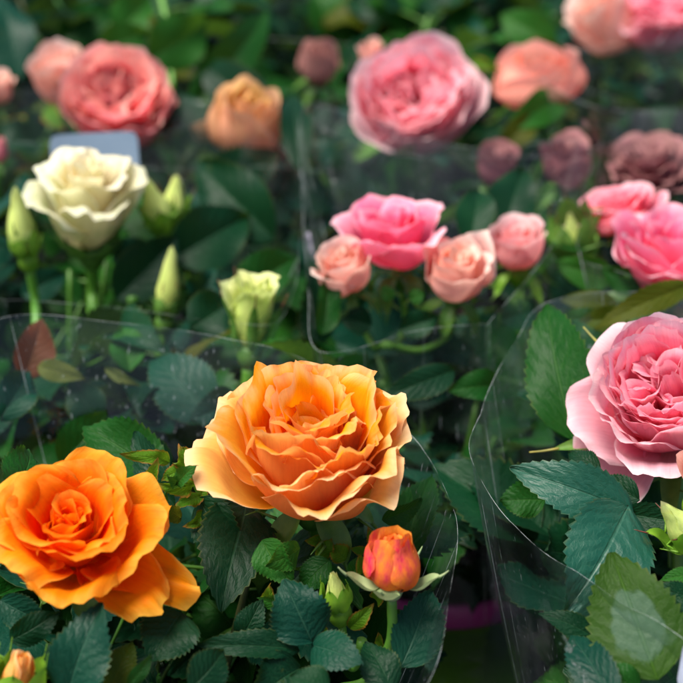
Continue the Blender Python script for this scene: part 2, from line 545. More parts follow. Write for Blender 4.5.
# fire bud gets crimson flushes of its own
def flush(mat, colr, lo, hi, scale):
    nt = mat.node_tree
    for nd in nt.nodes:
        if nd.type == 'HUE_SAT':
            src = nd.inputs['Color'].links[0].from_socket
            tc = nt.nodes.new('ShaderNodeTexCoord')
            nz = nt.nodes.new('ShaderNodeTexNoise')
            nz.inputs['Scale'].default_value = scale
            nz.inputs['Detail'].default_value = 1.5
            mr = nt.nodes.new('ShaderNodeMapRange')
            mr.inputs[1].default_value, mr.inputs[2].default_value = lo, hi
            mx = nt.nodes.new('ShaderNodeMix')
            mx.data_type = 'RGBA'
            mx.inputs[7].default_value = (*colr, 1)
            vm_ = nt.nodes.new('ShaderNodeVectorMath')
            vm_.operation = 'MULTIPLY'
            vm_.inputs[1].default_value = (1.3, 1.3, .45)
            nz.inputs['Roughness'].default_value = .65
            nz.inputs['Detail'].default_value = 4
            nt.links.new(tc.outputs['Object'], vm_.inputs[0])
            nt.links.new(vm_.outputs[0], nz.inputs['Vector'])
            nt.links.new(nz.outputs[0], mr.inputs[0])
            nt.links.new(mr.outputs[0], mx.inputs[0])
            nt.links.new(src, mx.inputs[6])
            nt.links.new(mx.outputs[2], nd.inputs['Color'])


flush(PM['fire'], (.72, .012, .11), .47, .72, 1.3)

# ------------------------------------------------------------------ petals and blooms (unit size: 1 = outer radius)


def petal(mb, rs, phi, L, W, r0, z0, A, wrap=1.0, side=.0, ruf=.03, rnd=.25, point=.03, t=0.0, nu=15, nv=17,
          off=(0, 0), amp=.03, mat=0, hw=.18, skew=0.0, jag=0.0):
    u = np.linspace(-1, 1, nu)[None, :] * np.ones((nv, 1))
    v = (np.linspace(0, 1, nv) ** .9)[:, None] * np.ones((1, nu))
    la = 1 - rnd * np.abs(u) ** 2.6 + point * np.exp(-(u / .16) ** 2) + skew * u * .15
    k1, k2 = rs.uniform(2, 4), rs.uniform(5, 9)
    p1, p2 = rs.uniform(0, 6.3, 2)
    la = la + .012 * np.sin(k2 * u + p2) * v
    jag = jag + .004
    if jag:
        jn = np.convolve(rs.randn(nu + 2), [.25, .5, .25], 'valid')[None, :]
        la = la + jag * jn * v ** 3
    l = v * la
    g = np.linspace(0, 1.25, 90)
    ka = np.linspace(0, 1, len(A))
    a = np.radians(np.interp(np.clip(g, 0, 1.0), ka, A) + (g > 1) * (A[-1] - A[-2]) * (g - 1) * (len(A) - 1))
    ker = np.hanning(15)
    ker /= ker.sum()
    a = np.convolve(np.pad(a, 7, mode='edge'), ker, 'valid')
    dr = np.cos(a) * (g[1] - g[0])
    dz = np.sin(a) * (g[1] - g[0])
    Rr = np.concatenate([[0], np.cumsum(dr)[:-1]]) * L + r0
    Zz = np.concatenate([[0], np.cumsum(dz)[:-1]]) * L + z0
    rr = np.interp(l, g, Rr)
    zz = np.interp(l, g, Zz)
    aa = np.interp(l, g, a)
    Wv = W * (hw + (1 - hw) * sstep(0, .62, v)) * (1 - .10 * sstep(.75, 1, v))
    if jag:
        je = np.convolve(rs.randn(nv + 2), [.25, .5, .25], 'valid')[:, None]
        Wv = Wv * (1 + jag * 1.6 * je * np.abs(u) ** 5)
    s = u * Wv
    kap = wrap / np.maximum(np.abs(rr), .22)
    kap = np.minimum(kap, 1.9 / np.maximum(Wv, .05))
    ct = np.sin(kap * s) / kap
    cn = (1 - np.cos(kap * s)) / kap
    cn = cn - side * L * np.abs(u) ** 4 * sstep(.3, 1, v)
    cn = cn + ruf * L * np.sin(k1 * 2 * u + p1) * v ** 2 + ruf * .55 * L * np.sin(k2 * 2 * u + p2) * v ** 6
    cn = cn + ruf * .5 * L * np.sin(4 * v + p2 + 1.5 * u)
    cn = cn - rs.uniform(.01, .05) * L * sstep(.84, 1, v) ** 1.5
    for q_ in range(5):
        uc, wd = rs.uniform(-.9, .9), rs.uniform(.05, .13)
        cn = cn + rs.uniform(-.028, .028) * L * np.exp(-((u - uc - .1 * v) / wd) ** 2) * v ** 2.5
    r_ = rr - np.sin(aa) * cn
    z_ = zz + np.cos(aa) * cn
    c, s_ = math.cos(phi), math.sin(phi)
    P = np.stack([r_ * c - ct * s_ + off[0], r_ * s_ + ct * c + off[1], z_], -1)
    if amp:
        ph = rs.uniform(0, 6.3, 6)
        q = P * 3.1
        P = P + amp * v[..., None] * np.stack([
            np.sin(q[..., 1] * 1.7 + ph[0] + q[..., 2]) * np.cos(q[..., 2] * 2.1 + ph[1]),
            np.sin(q[..., 0] * 1.9 + ph[2] - q[..., 2]) * np.cos(q[..., 2] * 1.7 + ph[3]),
            np.sin(q[..., 0] * 2.3 + ph[4]) * np.cos(q[..., 1] * 2.3 + ph[5])], -1)
    rv = rs.rand()
    C = np.stack([v, np.abs(u), np.full_like(u, rv), np.full_like(u, t)], -1)
    UV = np.stack([u * .5 + .5 + rs.randint(0, 20), v + rs.randint(0, 20)], -1)
    mb.grid(P, UV, C, mat=mat)


def keyed(keys, t):
    for a, b in zip(keys[:-1], keys[1:]):
        if t <= b[0] + 1e-9:
            f = (t - a[0]) / (b[0] - a[0])
            out = {}
            for k in a[1]:
                x, y = a[1][k], b[1][k]
                out[k] = [p * (1 - f) + q * f for p, q in zip(x, y)] if isinstance(x, (list, tuple)) else x * (1 - f) + y * f
            return out
    return dict(keys[-1][1])


def K(t, L, W, r0, z0, A, wrap=1.0, side=0.0, ruf=.02, point=.02):
    return (t, dict(L=L, W=W, r0=r0, z0=z0, A=A, wrap=wrap, side=side, ruf=ruf, point=point))


STYLE = {
    # deep bowl of many broad petals with a pocket of folded ones inside
    'garden': dict(n=38, jit=.5, ta=9, quarters=3, qr=(.10, .30), qs=(.17, .34, 5), keys=[
        K(0, .84, .28, .06, .00, (70, 86, 82, 60), 1.2, 0, .03, .08),
        K(.2, .96, .38, .10, .0, (52, 78, 78, 58), 1.0, 0, .035, .08),
        K(.45, 1.04, .46, .12, .0, (30, 66, 80, 56), .95, .02, .035, .07),
        K(.70, 1.08, .54, .14, -.02, (12, 56, 78, 40), .9, .05, .03, .05),
        K(.88, 1.08, .58, .14, -.05, (0, 50, 74, 20), .9, .07, .03, .04),
        K(1, 1.08, .60, .14, -.10, (-6, 44, 64, 0), .85, .09, .035, .04)]),
    'open': dict(n=26, jit=.24, ta=9, keys=[
        K(0, .52, .15, .015, .05, (88, 95, 92, 80), 1.8, 0, .02, .03),
        K(.25, .64, .30, .04, .02, (70, 88, 84, 60), 1.3, 0, .03, .04),
        K(.5, .88, .48, .06, .0, (38, 72, 78, 36), 1.0, .05, .04, .04),
        K(.78, 1.04, .62, .08, -.03, (10, 52, 68, 12), .95, .12, .05, .04),
        K(1, 1.10, .70, .08, -.08, (-4, 42, 58, -10), .85, .14, .055, .04)]),
    'quartered': dict(n=48, jit=.22, ta=5, quarters=5, qr=(.26, .42), qs=(.18, .34, 5), keys=[
        K(0, .90, .30, .26, -.02, (66, 82, 86, 72), .8, 0, .02),
        K(.25, .95, .40, .24, -.02, (46, 76, 88, 78), .95, 0, .02),
        K(.55, 1.00, .48, .22, -.04, (24, 66, 90, 84), 1.05, .0, .018),
        K(.80, 1.04, .56, .18, -.06, (6, 54, 88, 76), 1.05, .01, .018),
        K(.92, 1.07, .60, .14, -.08, (-2, 44, 80, 46), 1.0, .03, .022),
        K(1, 1.12, .64, .10, -.12, (-10, 28, 60, 10), .85, .06, .028)]),
    'globe': dict(n=20, jit=.2, ta=4, keys=[
        K(0, 1.05, .26, .06, .0, (80, 90, 100, 96), 1.3, 0, .015),
        K(.4, 1.22, .46, .10, .0, (42, 84, 104, 104), 1.15, 0, .012),
        K(1, 1.46, .76, .12, -.04, (-4, 58, 104, 108), 1.05, .0, .012, .04)]),
    'petals': dict(n=17, jit=.3, ta=7, keys=[
        K(0, .86, .26, .05, .0, (76, 88, 86, 66), 1.3, 0, .03),
        K(.4, 1.0, .46, .08, .0, (44, 76, 82, 60), 1.05, .02, .03, .06),
        K(.75, 1.10, .62, .12, -.02, (10, 58, 76, 40), .95, .04, .03, .06),
        K(1, 1.12, .70, .12, -.05, (-8, 46, 68, 16), .9, .06, .03, .05)]),
    'tea': dict(n=19, jit=.10, ta=3, keys=[
        K(0, 1.16, .13, .01, .0, (86, 91, 92, 88), 2.0, 0, .008),
        K(.2, 1.20, .27, .025, .0, (74, 88, 90, 74), 1.6, 0, .008),
        K(.45, 1.20, .48, .05, .0, (46, 82, 84, 30), 1.25, .03, .012),
        K(.75, 1.22, .62, .07, -.02, (16, 72, 80, 2), 1.05, .09, .018),
        K(1, 1.20, .68, .07, -.05, (0, 60, 70, -12), .95, .12, .025)]),
    'cup': dict(n=19, jit=.2, ta=4, keys=[
        K(0, 1.05, .20, .02, .0, (86, 94, 94, 72), 1.6, 0, .02),
        K(.3, 1.20, .40, .04, .0, (60, 88, 96, 76), 1.3, 0, .018),
        K(.65, 1.36, .60, .08, -.02, (22, 76, 98, 84), 1.15, .0, .015),
        K(1, 1.46, .74, .10, -.04, (0, 60, 96, 66), 1.1, .03, .018, .05)]),
    # bloom seen past its first flush: wide bowl of large smooth petals
    'bowl': dict(n=22, jit=.3, ta=7, keys=[
        K(0, .70, .24, .04, .0, (78, 88, 84, 56), 1.3, 0, .05),
        K(.35, .88, .42, .08, .0, (46, 76, 78, 44), 1.0, .02, .05),
        K(.7, 1.04, .60, .12, -.02, (14, 56, 66, 22), .9, .05, .05),
        K(1, 1.12, .70, .12, -.05, (-6, 40, 56, 0), .8, .08, .05)]),
    'flare': dict(n=13, jit=.3, ta=4, keys=[
        K(0, 1.25, .26, .02, .0, (84, 88, 86, 80), 1.5, 0, .03),
        K(1, 1.36, .62, .08, .0, (30, 80, 80, 66), 1.1, .06, .04, .06)]),
    'bud': dict(n=11, jit=.2, ta=2, keys=[
        K(0, 1.6, .25, .02, .0, (70, 94, 98, 92), 1.5, 0, .02),
        K(.5, 1.9, .55, .05, .0, (45, 88, 104, 104), 1.2, 0, .02),
        K(1, 2.02, .80, .06, .0, (18, 78, 108, 112), 1.1, .0, .02, .05)]),
}


def bloom_mesh(name, style, mat, seed, res=1.0, squash=(1, 1, 1), extra=None, n=None, tcut=1.0, ta=None, lobes=0.0, shift=(0, 0), taper=0.0):
    st = STYLE[style]
    rs = np.random.RandomState(seed)
    mb = MB()
    n = n or st['n']
    nu, nv = int(17 * res) | 1, int(19 * res)
    phi = rs.uniform(0, 6.3)
    q = st.get('quarters', 0)
    ta = st['ta'] if ta is None else ta
    if q:
        # small nested folds around several little centres
        w0, w1, m = st['qs']
        for k in range(q + (style == 'quartered')):
            a0 = 2 * math.pi * (k + .5) / q + rs.uniform(-.3, .3)
            rc = rs.uniform(*st['qr']) if k < q else .06
            for j in range(m):
                f = j / (m - 1)
                petal(mb, rs, a0 + math.pi / 2 + (j % 2) * math.pi + rs.uniform(-.35, .35), .60 + .10 * rs.rand() + .08 * f, w0 + (w1 - w0) * f, .01 + .15 * f, -.02,
                      (86 - 10 * f, 92 - 8 * f, 84, 66 + rs.uniform(-18, 14)), 1.1, 0, .05 if style == 'garden' else .025, t=.02 + .12 * f, nu=nu, nv=nv,
                      off=(rc * math.cos(a0) + shift[0], rc * math.sin(a0) + shift[1]), amp=.05 if style == 'garden' else .03)
    for i in range(n):
        t = (i / (n - 1)) * tcut
        k = keyed(st['keys'], t)
        phi += 2.39996 + rs.uniform(-1, 1) * st['jit']
        ja = rs.uniform(-ta, ta)
        A = [x + ja + rs.uniform(-ta, ta) * .5 for x in k['A']]
        petal(mb, rs, phi, k['L'] * rs.uniform(.93, 1.06) * (1 + lobes * math.sin(3 * phi)), k['W'] * rs.uniform(.88, 1.12), k['r0'], k['z0'], A, k['wrap'],
              k['side'] * rs.uniform(.3, 1.6), k['ruf'] * rs.uniform(.5, 1.5), rs.uniform(.22, .46), k['point'] * rs.uniform(-.6, 2.0),
              t=t, nu=nu, nv=nv, off=(shift[0] * (1 - t), shift[1] * (1 - t)), amp=.045 if st['ta'] > 5 else .025, skew=rs.uniform(-.5, .5))
    nbase = len(mb.v)
    for e in (extra or []):
        e = dict(e)
        e.setdefault('t', 1.0)
        e.setdefault('z0', -.05)
        e.setdefault('r0', .08)
        e['phi'] = R(e['phi'])
        petal(mb, rs, nu=nu, nv=nv, **e)
    mb.v = [x * np.array(squash) for x in mb.v]
    if taper:
        za = np.concatenate(mb.v)[:, 2]
        z0_, z1_ = za.min(), za.max()
        for x in mb.v:
            f_ = 1 - taper * np.clip((x[:, 2] - z0_) / (z1_ - z0_) * 1.5 - .5, 0, 1) ** 1.3
            x[:, 0] *= f_
            x[:, 1] *= f_
    V = np.concatenate(mb.v)
    zc = (np.percentile(V[:, 2], 3) + np.percentile(V[:, 2], 97)) / 2
    Vb = np.concatenate(mb.v[:nbase])
    sc = 1.0 / np.percentile(np.hypot(Vb[:, 0], Vb[:, 1]), 99.3)
    mb.v = [(x - np.array([0, 0, zc])) * sc for x in mb.v]
    return mb.mesh(name, mat), zc, sc


def calyx_mesh(name, rs, mats, bulb=.16, n=5, L=.8, W=.13, A=(20, 60, 80, 60), z=-.18, feather=True):
    """swollen hip under the bloom with five pointed sepals"""
    mb = MB()
    b = bulb
    prof = [(b * .35, z - b * 1.7), (b * .75, z - b * 1.3), (b, z - b * .6), (b * .95, z), (b * .7, z + b * .35), (b * .1, z + b * .4)]
    t, pr = spline([(p[0], 0, p[1]) for p in prof], 14)
    mb.lathe([(p[0], p[2]) for p in pr], 16, 0)
    ph = rs.uniform(0, 6.3)
    for i in range(n):
        phi = ph + i * 2 * math.pi / n + rs.uniform(-.15, .15)
        nv, nu = 13, 5
        v = np.linspace(0, 1, nv)[:, None] * np.ones((1, nu))
        u = np.linspace(-1, 1, nu)[None, :] * np.ones((nv, 1))
        Li = L * rs.uniform(.85, 1.15)
        Wv = W * (np.sin(np.pi * np.clip(v * .86 + .14, 0, 1)) ** .8 + .03)
        AA = np.radians(np.interp(v, np.linspace(0, 1, len(A)), [x + rs.uniform(-8, 8) for x in A]))
        rr = bulb * .85 + np.cumsum(np.cos(AA), 0) * Li / nv
        zz = z + np.cumsum(np.sin(AA), 0) * Li / nv
        ct = u * Wv
        cn = (u ** 2) * Wv * .5 + .03 * np.sin(5 * v + ph)
        rr2 = rr - np.sin(AA) * cn
        zz2 = zz + np.cos(AA) * cn
        c, s = math.cos(phi), math.sin(phi)
        P = np.stack([rr2 * c - ct * s, rr2 * s + ct * c, zz2], -1)
        mb.grid(P, np.stack([u * .5 + .5, v], -1), None, mat=0)
        # narrow thread at the sepal's end
        e = P[-1, nu // 2]
        d = P[-1, nu // 2] - P[-3, nu // 2]
        mb.tube([e - d * .4, e + d * .6, e + d * 1.4 + np.array([0, 0, .02])], [min(W * .16, .03), min(W * .11, .02), .008], 5, mat=min(1, len(mats) - 1), samples=6)
        if feather:
            for k in range(2):
                j = rs.randint(4, 9)
                sgn = rs.choice([0, nu - 1])
                e = P[j, sgn]
                d = (P[j, sgn] - P[j, nu // 2]) * 1.4 + (P[j + 1, nu // 2] - P[j - 1, nu // 2]) * .8
                mb.tube([e, e + d * .5, e + d], [W * .14, W * .1, W * .03], 4, samples=5, mat=0)
    return mb.mesh(name, mats)


# ------------------------------------------------------------------ leaves


def leaflet(mb, Mx, L, hw, rs, teeth=14, nu=11, fold=.25, arch=.12, wave=.05, curl=0.0, quilt=.02, tooth=.10, mat=0, twist=0.0, asym=0.0):
    nv = teeth * 3 + 1
    vv = np.linspace(0, 1, nv)
    prof = (np.sin(np.pi * vv ** .82)) ** .72 * (1 - .25 * vv) * 1.12
    prof = np.where(vv > .86, prof * (1 - .25 * ((vv - .86) / .14)), prof)
    prof[0] = .02
    prof[-1] = .0
    u = np.linspace(-1, 1, nu)[None, :] * np.ones((nv, 1))
    v = vv[:, None] * np.ones((1, nu))
    saw = (np.arange(nv) % 3) / 2.0
    edge = np.clip((np.abs(u) - .72) / .28, 0, 1) ** 2
    sw = saw[:, None] * edge * (prof[:, None] > .08)
    W = hw * prof[:, None]
    x = u * W * (1 + tooth * sw - tooth * .4 * edge) * (1 + asym * np.sign(u))
    y = v * L + tooth * .45 * hw * sw
    ph = rs.uniform(0, 6.3, 4)
    z = fold * np.abs(x) + arch * L * 4 * v * (1 - v) * 1.0
    z = z + wave * hw * (u ** 2) * np.sin(v * 9 + ph[0] + (u > 0) * 2.0)
    z = z - curl * L * np.clip(v - .35, 0, 1) ** 2
    z = z + .35 * wave * hw * np.sin(3 * u + ph[1]) * np.sin(4 * v + ph[2])
    phs = v * 8 - np.abs(u) * 2.3 + (u > 0) * .43
    z = z + quilt * hw * np.abs(np.sin(np.pi * phs)) ** .7 * (1 - np.abs(u) ** 4) * np.minimum(1, np.abs(u) * 5)
    if twist:
        ang = twist * v
        x, z = x * np.cos(ang) - z * np.sin(ang), x * np.sin(ang) + z * np.cos(ang)
    P = np.stack([x, y, z], -1)
    A = np.array(Mx)
    P = P @ A[:3, :3].T + A[:3, 3]
    mb.grid(P, np.stack([u * .5 + .5, v], -1), None, flip=True, mat=mat)


def compound_leaf(name, mat, seed, n=5, hi=False, size=1.0):
    """petiole along +Y, leaflets in pairs and one at the end, +Z is the upper face"""
    rs = np.random.RandomState(seed)
    mb = MB()
    Lr = .052 * size
    sag = rs.uniform(.1, .5)
    side = rs.uniform(-.25, .25)

    def rach(f):
        return Vector((side * Lr * f * f, Lr * f, -sag * Lr * f * f * .6))
    mb.tube([rach(f) for f in (0, .33, .66, 1)], [.0009, .0008, .0007, .0005], 5, mat=1)
    teeth, nu = (14, 11) if hi else (9, 7)
    spots = [(1.0, 0)]
    if n >= 3: spots += [(.62, 62), (.62, -62)]
    if n >= 5: spots += [(.28, 74), (.28, -74)]
    for f, ang in spots:
        o = rach(f)
        ang = ang + rs.uniform(-12, 12)
        LL = size * (.042 if ang == 0 or f == 1 else (.036 if f > .5 else .027)) * rs.uniform(.85, 1.15)
        Mx = Matrix.Translation(o) @ Matrix.Rotation(R(-ang), 4, 'Z') @ Matrix.Rotation(R(rs.uniform(-28, 14)), 4, 'X') @ Matrix.Rotation(R(rs.uniform(-22, 22)), 4, 'Y')
        leaflet(mb, Mx, LL, LL * rs.uniform(.34, .42), rs, teeth, nu, rs.uniform(.0, .6), rs.uniform(-.04, .16), rs.uniform(.06, .28), rs.uniform(0, .6), .015, .12, twist=rs.uniform(-.4, .4))
    return mb.mesh(name, [mat, M['stem']])


POOL = {}
for mn, sd0 in (('leaf_dark', 10), ('leaf_blue', 30), ('leaf_mid', 50), ('leaf_green', 70), ('leaf_lime', 90), ('leaf_olive', 110)):
    POOL[mn] = [compound_leaf('compound_leaf', M[mn], sd0 + k, (5, 5, 3, 5, 3, 5)[k % 6], hi=True) for k in range(5)]


def hero_leaf(parent, bpx, tpx, hw, mat, roll=0.0, seed=0, fold=.22, arch=.08, wave=.10, curl=.05, quilt=.022, face=None, twist=0.0, asym=0.0,
              stem_to=None, name='leaf', teeth=15):
    """one leaflet from base to tip, both given as (px, py, depth); hw in pixels; roll turns it about its length"""
    B, T = at(*bpx), at(*tpx)
    y = (T - B)
    L = y.length
    y.normalize()
    nrm = (CAMP - B).normalized() if face is None else Vector(face).normalized()
    x = y.cross(nrm).normalized()
    z = x.cross(y)
    Mx = Matrix((x, y, z)).transposed().to_4x4()
    Mx = Matrix.Translation(B) @ Mx @ Matrix.Rotation(R(roll), 4, 'Y')
    rs = np.random.RandomState(seed + int(bpx[0] * 7 + bpx[1]) % 9999)
    mb = MB()
    rv = random.Random(seed + int(bpx[0] * 13 + tpx[1] * 7))
    fold, wave, curl = fold * rv.uniform(.5, 2.0), wave * rv.uniform(.8, 2.2), curl * rv.uniform(0, 2.4)
    twist = twist + rv.uniform(-.35, .35)
    asym = asym + rv.uniform(-.08, .08)
    hwm = hw / FPX * (bpx[2] + tpx[2]) / 2
    leaflet(mb, Matrix.Identity(4), L, hwm, rs, teeth, 15, fold, arch, wave, curl, quilt, .11, twist=twist, asym=asym)
    if stem_to is not None:
        e = Mx.inverted() @ at(*stem_to)
        mb.tube([(0, L * .03, 0), (e * .5 + Vector((0, 0, L * .05))), e], [.0006, .0007, .0009], 6, mat=1)
    o = bpy.data.objects.new(name, mb.mesh(name, [M[mat] if isinstance(mat, str) else mat, M['stem']]))
    place(o, Mx, parent)
    BLOCK.append((*pix((B + T) / 2)[:2], 1.15 * max(hw, math.hypot(tpx[0] - bpx[0], tpx[1] - bpx[1]) * .36), min(bpx[2], tpx[2]) - .004))
    return o


BLOCK = [(478, 650, 56, .745), (484, 575, 20, .70), (480, 530, 14, .66), (92, 285, 20, .80), (30, 285, 9, .76), (386, 308, 24, .73), (256, 375, 10, .70)]     # (px, py, radius, depth): regions in front of which filler leaves are not grown

# ------------------------------------------------------------------ stems, blooms, buds attached to plants


def stem(parent, pts, rad, mat='stem', seg=10, name='stem'):
    o0 = Vector(pts[0])
    mb = MB()
    mb.tube([Vector(p) - o0 for p in pts], rad, seg, lump=.02, seed=len(WORLD))
    o = bpy.data.objects.new(name, mb.mesh(name, M[mat]))
    return place(o, Matrix.Translation(o0), parent)


def bloom(parent, px, py, d, rpx, style, mat, tilt=40, img=90, spin=0, seed=1, res=1.0, label=None, squash=(1, 1, 1), extra=None,
          name='rose_bloom', sep=('sepal',), sepA=(0, -20, -40, -30), sepL=.7, sepW=.13, bulb=.16, stem_to=None, srad=.0022, smat='stem',
          n=None, tcut=1.0, cz=-.18, block=1.0, ta=None, cal=True, lobes=0.0, feather=True, shift=(0, 0), taper=0.0):
    c = at(px, py, d)
    ax = axis(px, py, d, tilt, img)
    sc = rpx / FPX * d
    Mx = frame(c, ax, spin, sc)
    me, zc, ns = bloom_mesh(name, style, PM[mat], seed, res, squash, extra, n, tcut, ta, lobes, shift, taper)
    o = place(bpy.data.objects.new(name, me), Mx, parent)
    if label: o['label'] = label
    if cal:
        rs = np.random.RandomState(seed + 77)
        cm = calyx_mesh('calyx', rs, [M[s] for s in sep], bulb, 5, sepL, sepW, sepA, cz, feather)
        place(bpy.data.objects.new('calyx', cm), Mx @ Matrix.Scale(ns, 4) @ Matrix.Translation((0, 0, -zc)), o)
    if stem_to is not None:
        s0 = c + ax * (sc * ns * (cz - zc - bulb * 1.4))
        s1 = s0 - ax * .022
        end = Vector(stem_to)
        mid = s1 * .55 + end * .45 + Vector((0, 0, -.004))
        stem(parent, [s0, s1 * .8 + s0 * .2, mid, end], [srad * .95, srad, srad * 1.05, srad * 1.25], smat)
    BLOCK.append((px, py, rpx * block * 1.08, d + .02))
    return o


# ------------------------------------------------------------------ pots and plants
def pot(parent, cx, cy, r=.052, h=.10, body='pot_green', rim='pot_purple'):
    o = Matrix.Translation((cx, cy, 0.0))
    mb = MB()
    rb = r * .74
    mb.lathe([(0.001, .004), (rb - .004, .004), (rb, .0015), (rb, .006), (r * .93, h - .018), (r * .93, h - .0185), (r * .90, h - .012), (rb, .02), (.001, .018)], 64)
    p = place(bpy.data.objects.new('pot', mb.mesh('pot', M[body])), o, parent)
    mb = MB()
    mb.lathe([(r * .935, h - .0135), (r * 1.01, h - .013), (r * 1.03, h - .003), (r * 1.02, h), (r * .98, h), (r * .95, h - .004), (r * .93, h - .0125)], 64)
    place(bpy.data.objects.new('pot_rim', mb.mesh('pot_rim', M[rim])), o, p)
    mb = MB()
    rs = np.random.RandomState(int(cx * 1000) % 977)
    rr = np.linspace(0.0005, r * .91, 14)[:, None] * np.ones((1, 40))
    a = np.linspace(0, 2 * np.pi, 40, endpoint=False)[None, :]
    z = h - .014 + rs.randn(14, 40) * .0012
    mb.grid(np.stack([rr * np.cos(a), rr * np.sin(a), z], -1), wrap=True, flip=True)
    place(bpy.data.objects.new('soil', mb.mesh('soil', M['soil'])), o, p)
    return p


def plant(cx, cy, label, group=None, body='pot_green', rim='pot_purple'):
    e = empty('potted_rose', (cx, cy, 0))
    tag(e, label, 'potted plant', group or 'potted roses wrapped in clear sleeves')
    e['cx'], e['cy'] = cx, cy
    pot(e, cx, cy, body=body, rim=rim)
    return e


def fill(e, n, seed, ztop=.215, rmax=.078, mix=(('leaf_dark', 4), ('leaf_blue', 2.4), ('leaf_mid', 2.6), ('leaf_green', .8), ('leaf_olive', .35), ('leaf_lime', .12)), canes=7, scale=1.0, zlo=.10, elev=(-5, 50)):
    rnd = random.Random(seed)
    cx, cy_ = e['cx'], e['cy']
    cane = []
    for k in range(canes):
        a = 2 * math.pi * k / canes + rnd.uniform(-.4, .4)
        r1 = rnd.uniform(.25, .75) * rmax
        h = rnd.uniform(.75, 1.0) * ztop
        pts = [Vector((cx + .012 * math.cos(a), cy_ + .012 * math.sin(a), .084)),
               Vector((cx + r1 * .55 * math.cos(a), cy_ + r1 * .55 * math.sin(a), .084 + (h - .084) * .5)),
               Vector((cx + r1 * math.cos(a), cy_ + r1 * math.sin(a), h))]
        cane.append(pts)
        stem(e, pts, [.0022, .0018, .0012], rnd.choice(['stem', 'stem_brown', 'stem']), 7)
    names = [m for m, wt in mix]
    wts = [wt for m, wt in mix]
    made = tries = 0
    while made < n and tries < n * 14:
        tries += 1
        c = cane[rnd.randrange(len(cane))]
        f = rnd.uniform(.15, 1.0) ** .75
        p = c[0].lerp(c[1], f * 2) if f < .5 else c[1].lerp(c[2], f * 2 - 1)
        if p.z < zlo: continue
        a = math.atan2(p.y - cy_, p.x - cx) + rnd.gauss(0, 1.0)
        el = R(rnd.uniform(*elev))
        d = Vector((math.cos(a) * math.cos(el), math.sin(a) * math.cos(el), math.sin(el)))
        s = rnd.uniform(.8, 1.15) * scale
        up = Vector((rnd.uniform(-.35, .35), rnd.uniform(-.35, .35), 1))
        x = d.cross(up).normalized()
        z = x.cross(d)
        Mx = Matrix.Translation(p) @ Matrix((x, d, z)).transposed().to_4x4() @ Matrix.Scale(s, 4)
        tipz = (p + d * .08 * s).z
        if tipz > ztop + .03: continue
        q = p + d * .055 * s
        if math.hypot(q.x - cx, q.y - cy_) > rmax * 1.18: continue
        ok = True
        for loc in ((0, .045, 0), (0, .075, -.01), (.025, .045, 0), (-.025, .045, 0), (0, .02, 0), (.02, .07, 0), (-.02, .07, 0)):
            u_, v_, dd = pix(Mx @ Vector(loc))
            for bx, by, br, bd in BLOCK:
                if dd < bd and (u_ - bx) ** 2 + (v_ - by) ** 2 < (br + 6) ** 2:
                    ok = False
                    break
            if not ok: break
        if not ok: continue
        me = rnd.choice(POOL[rnd.choices(names, wts)[0]])
        place(bpy.data.objects.new('leaf', me), Mx, e)
        made += 1
    return made


# ------------------------------------------------------------------ sleeves


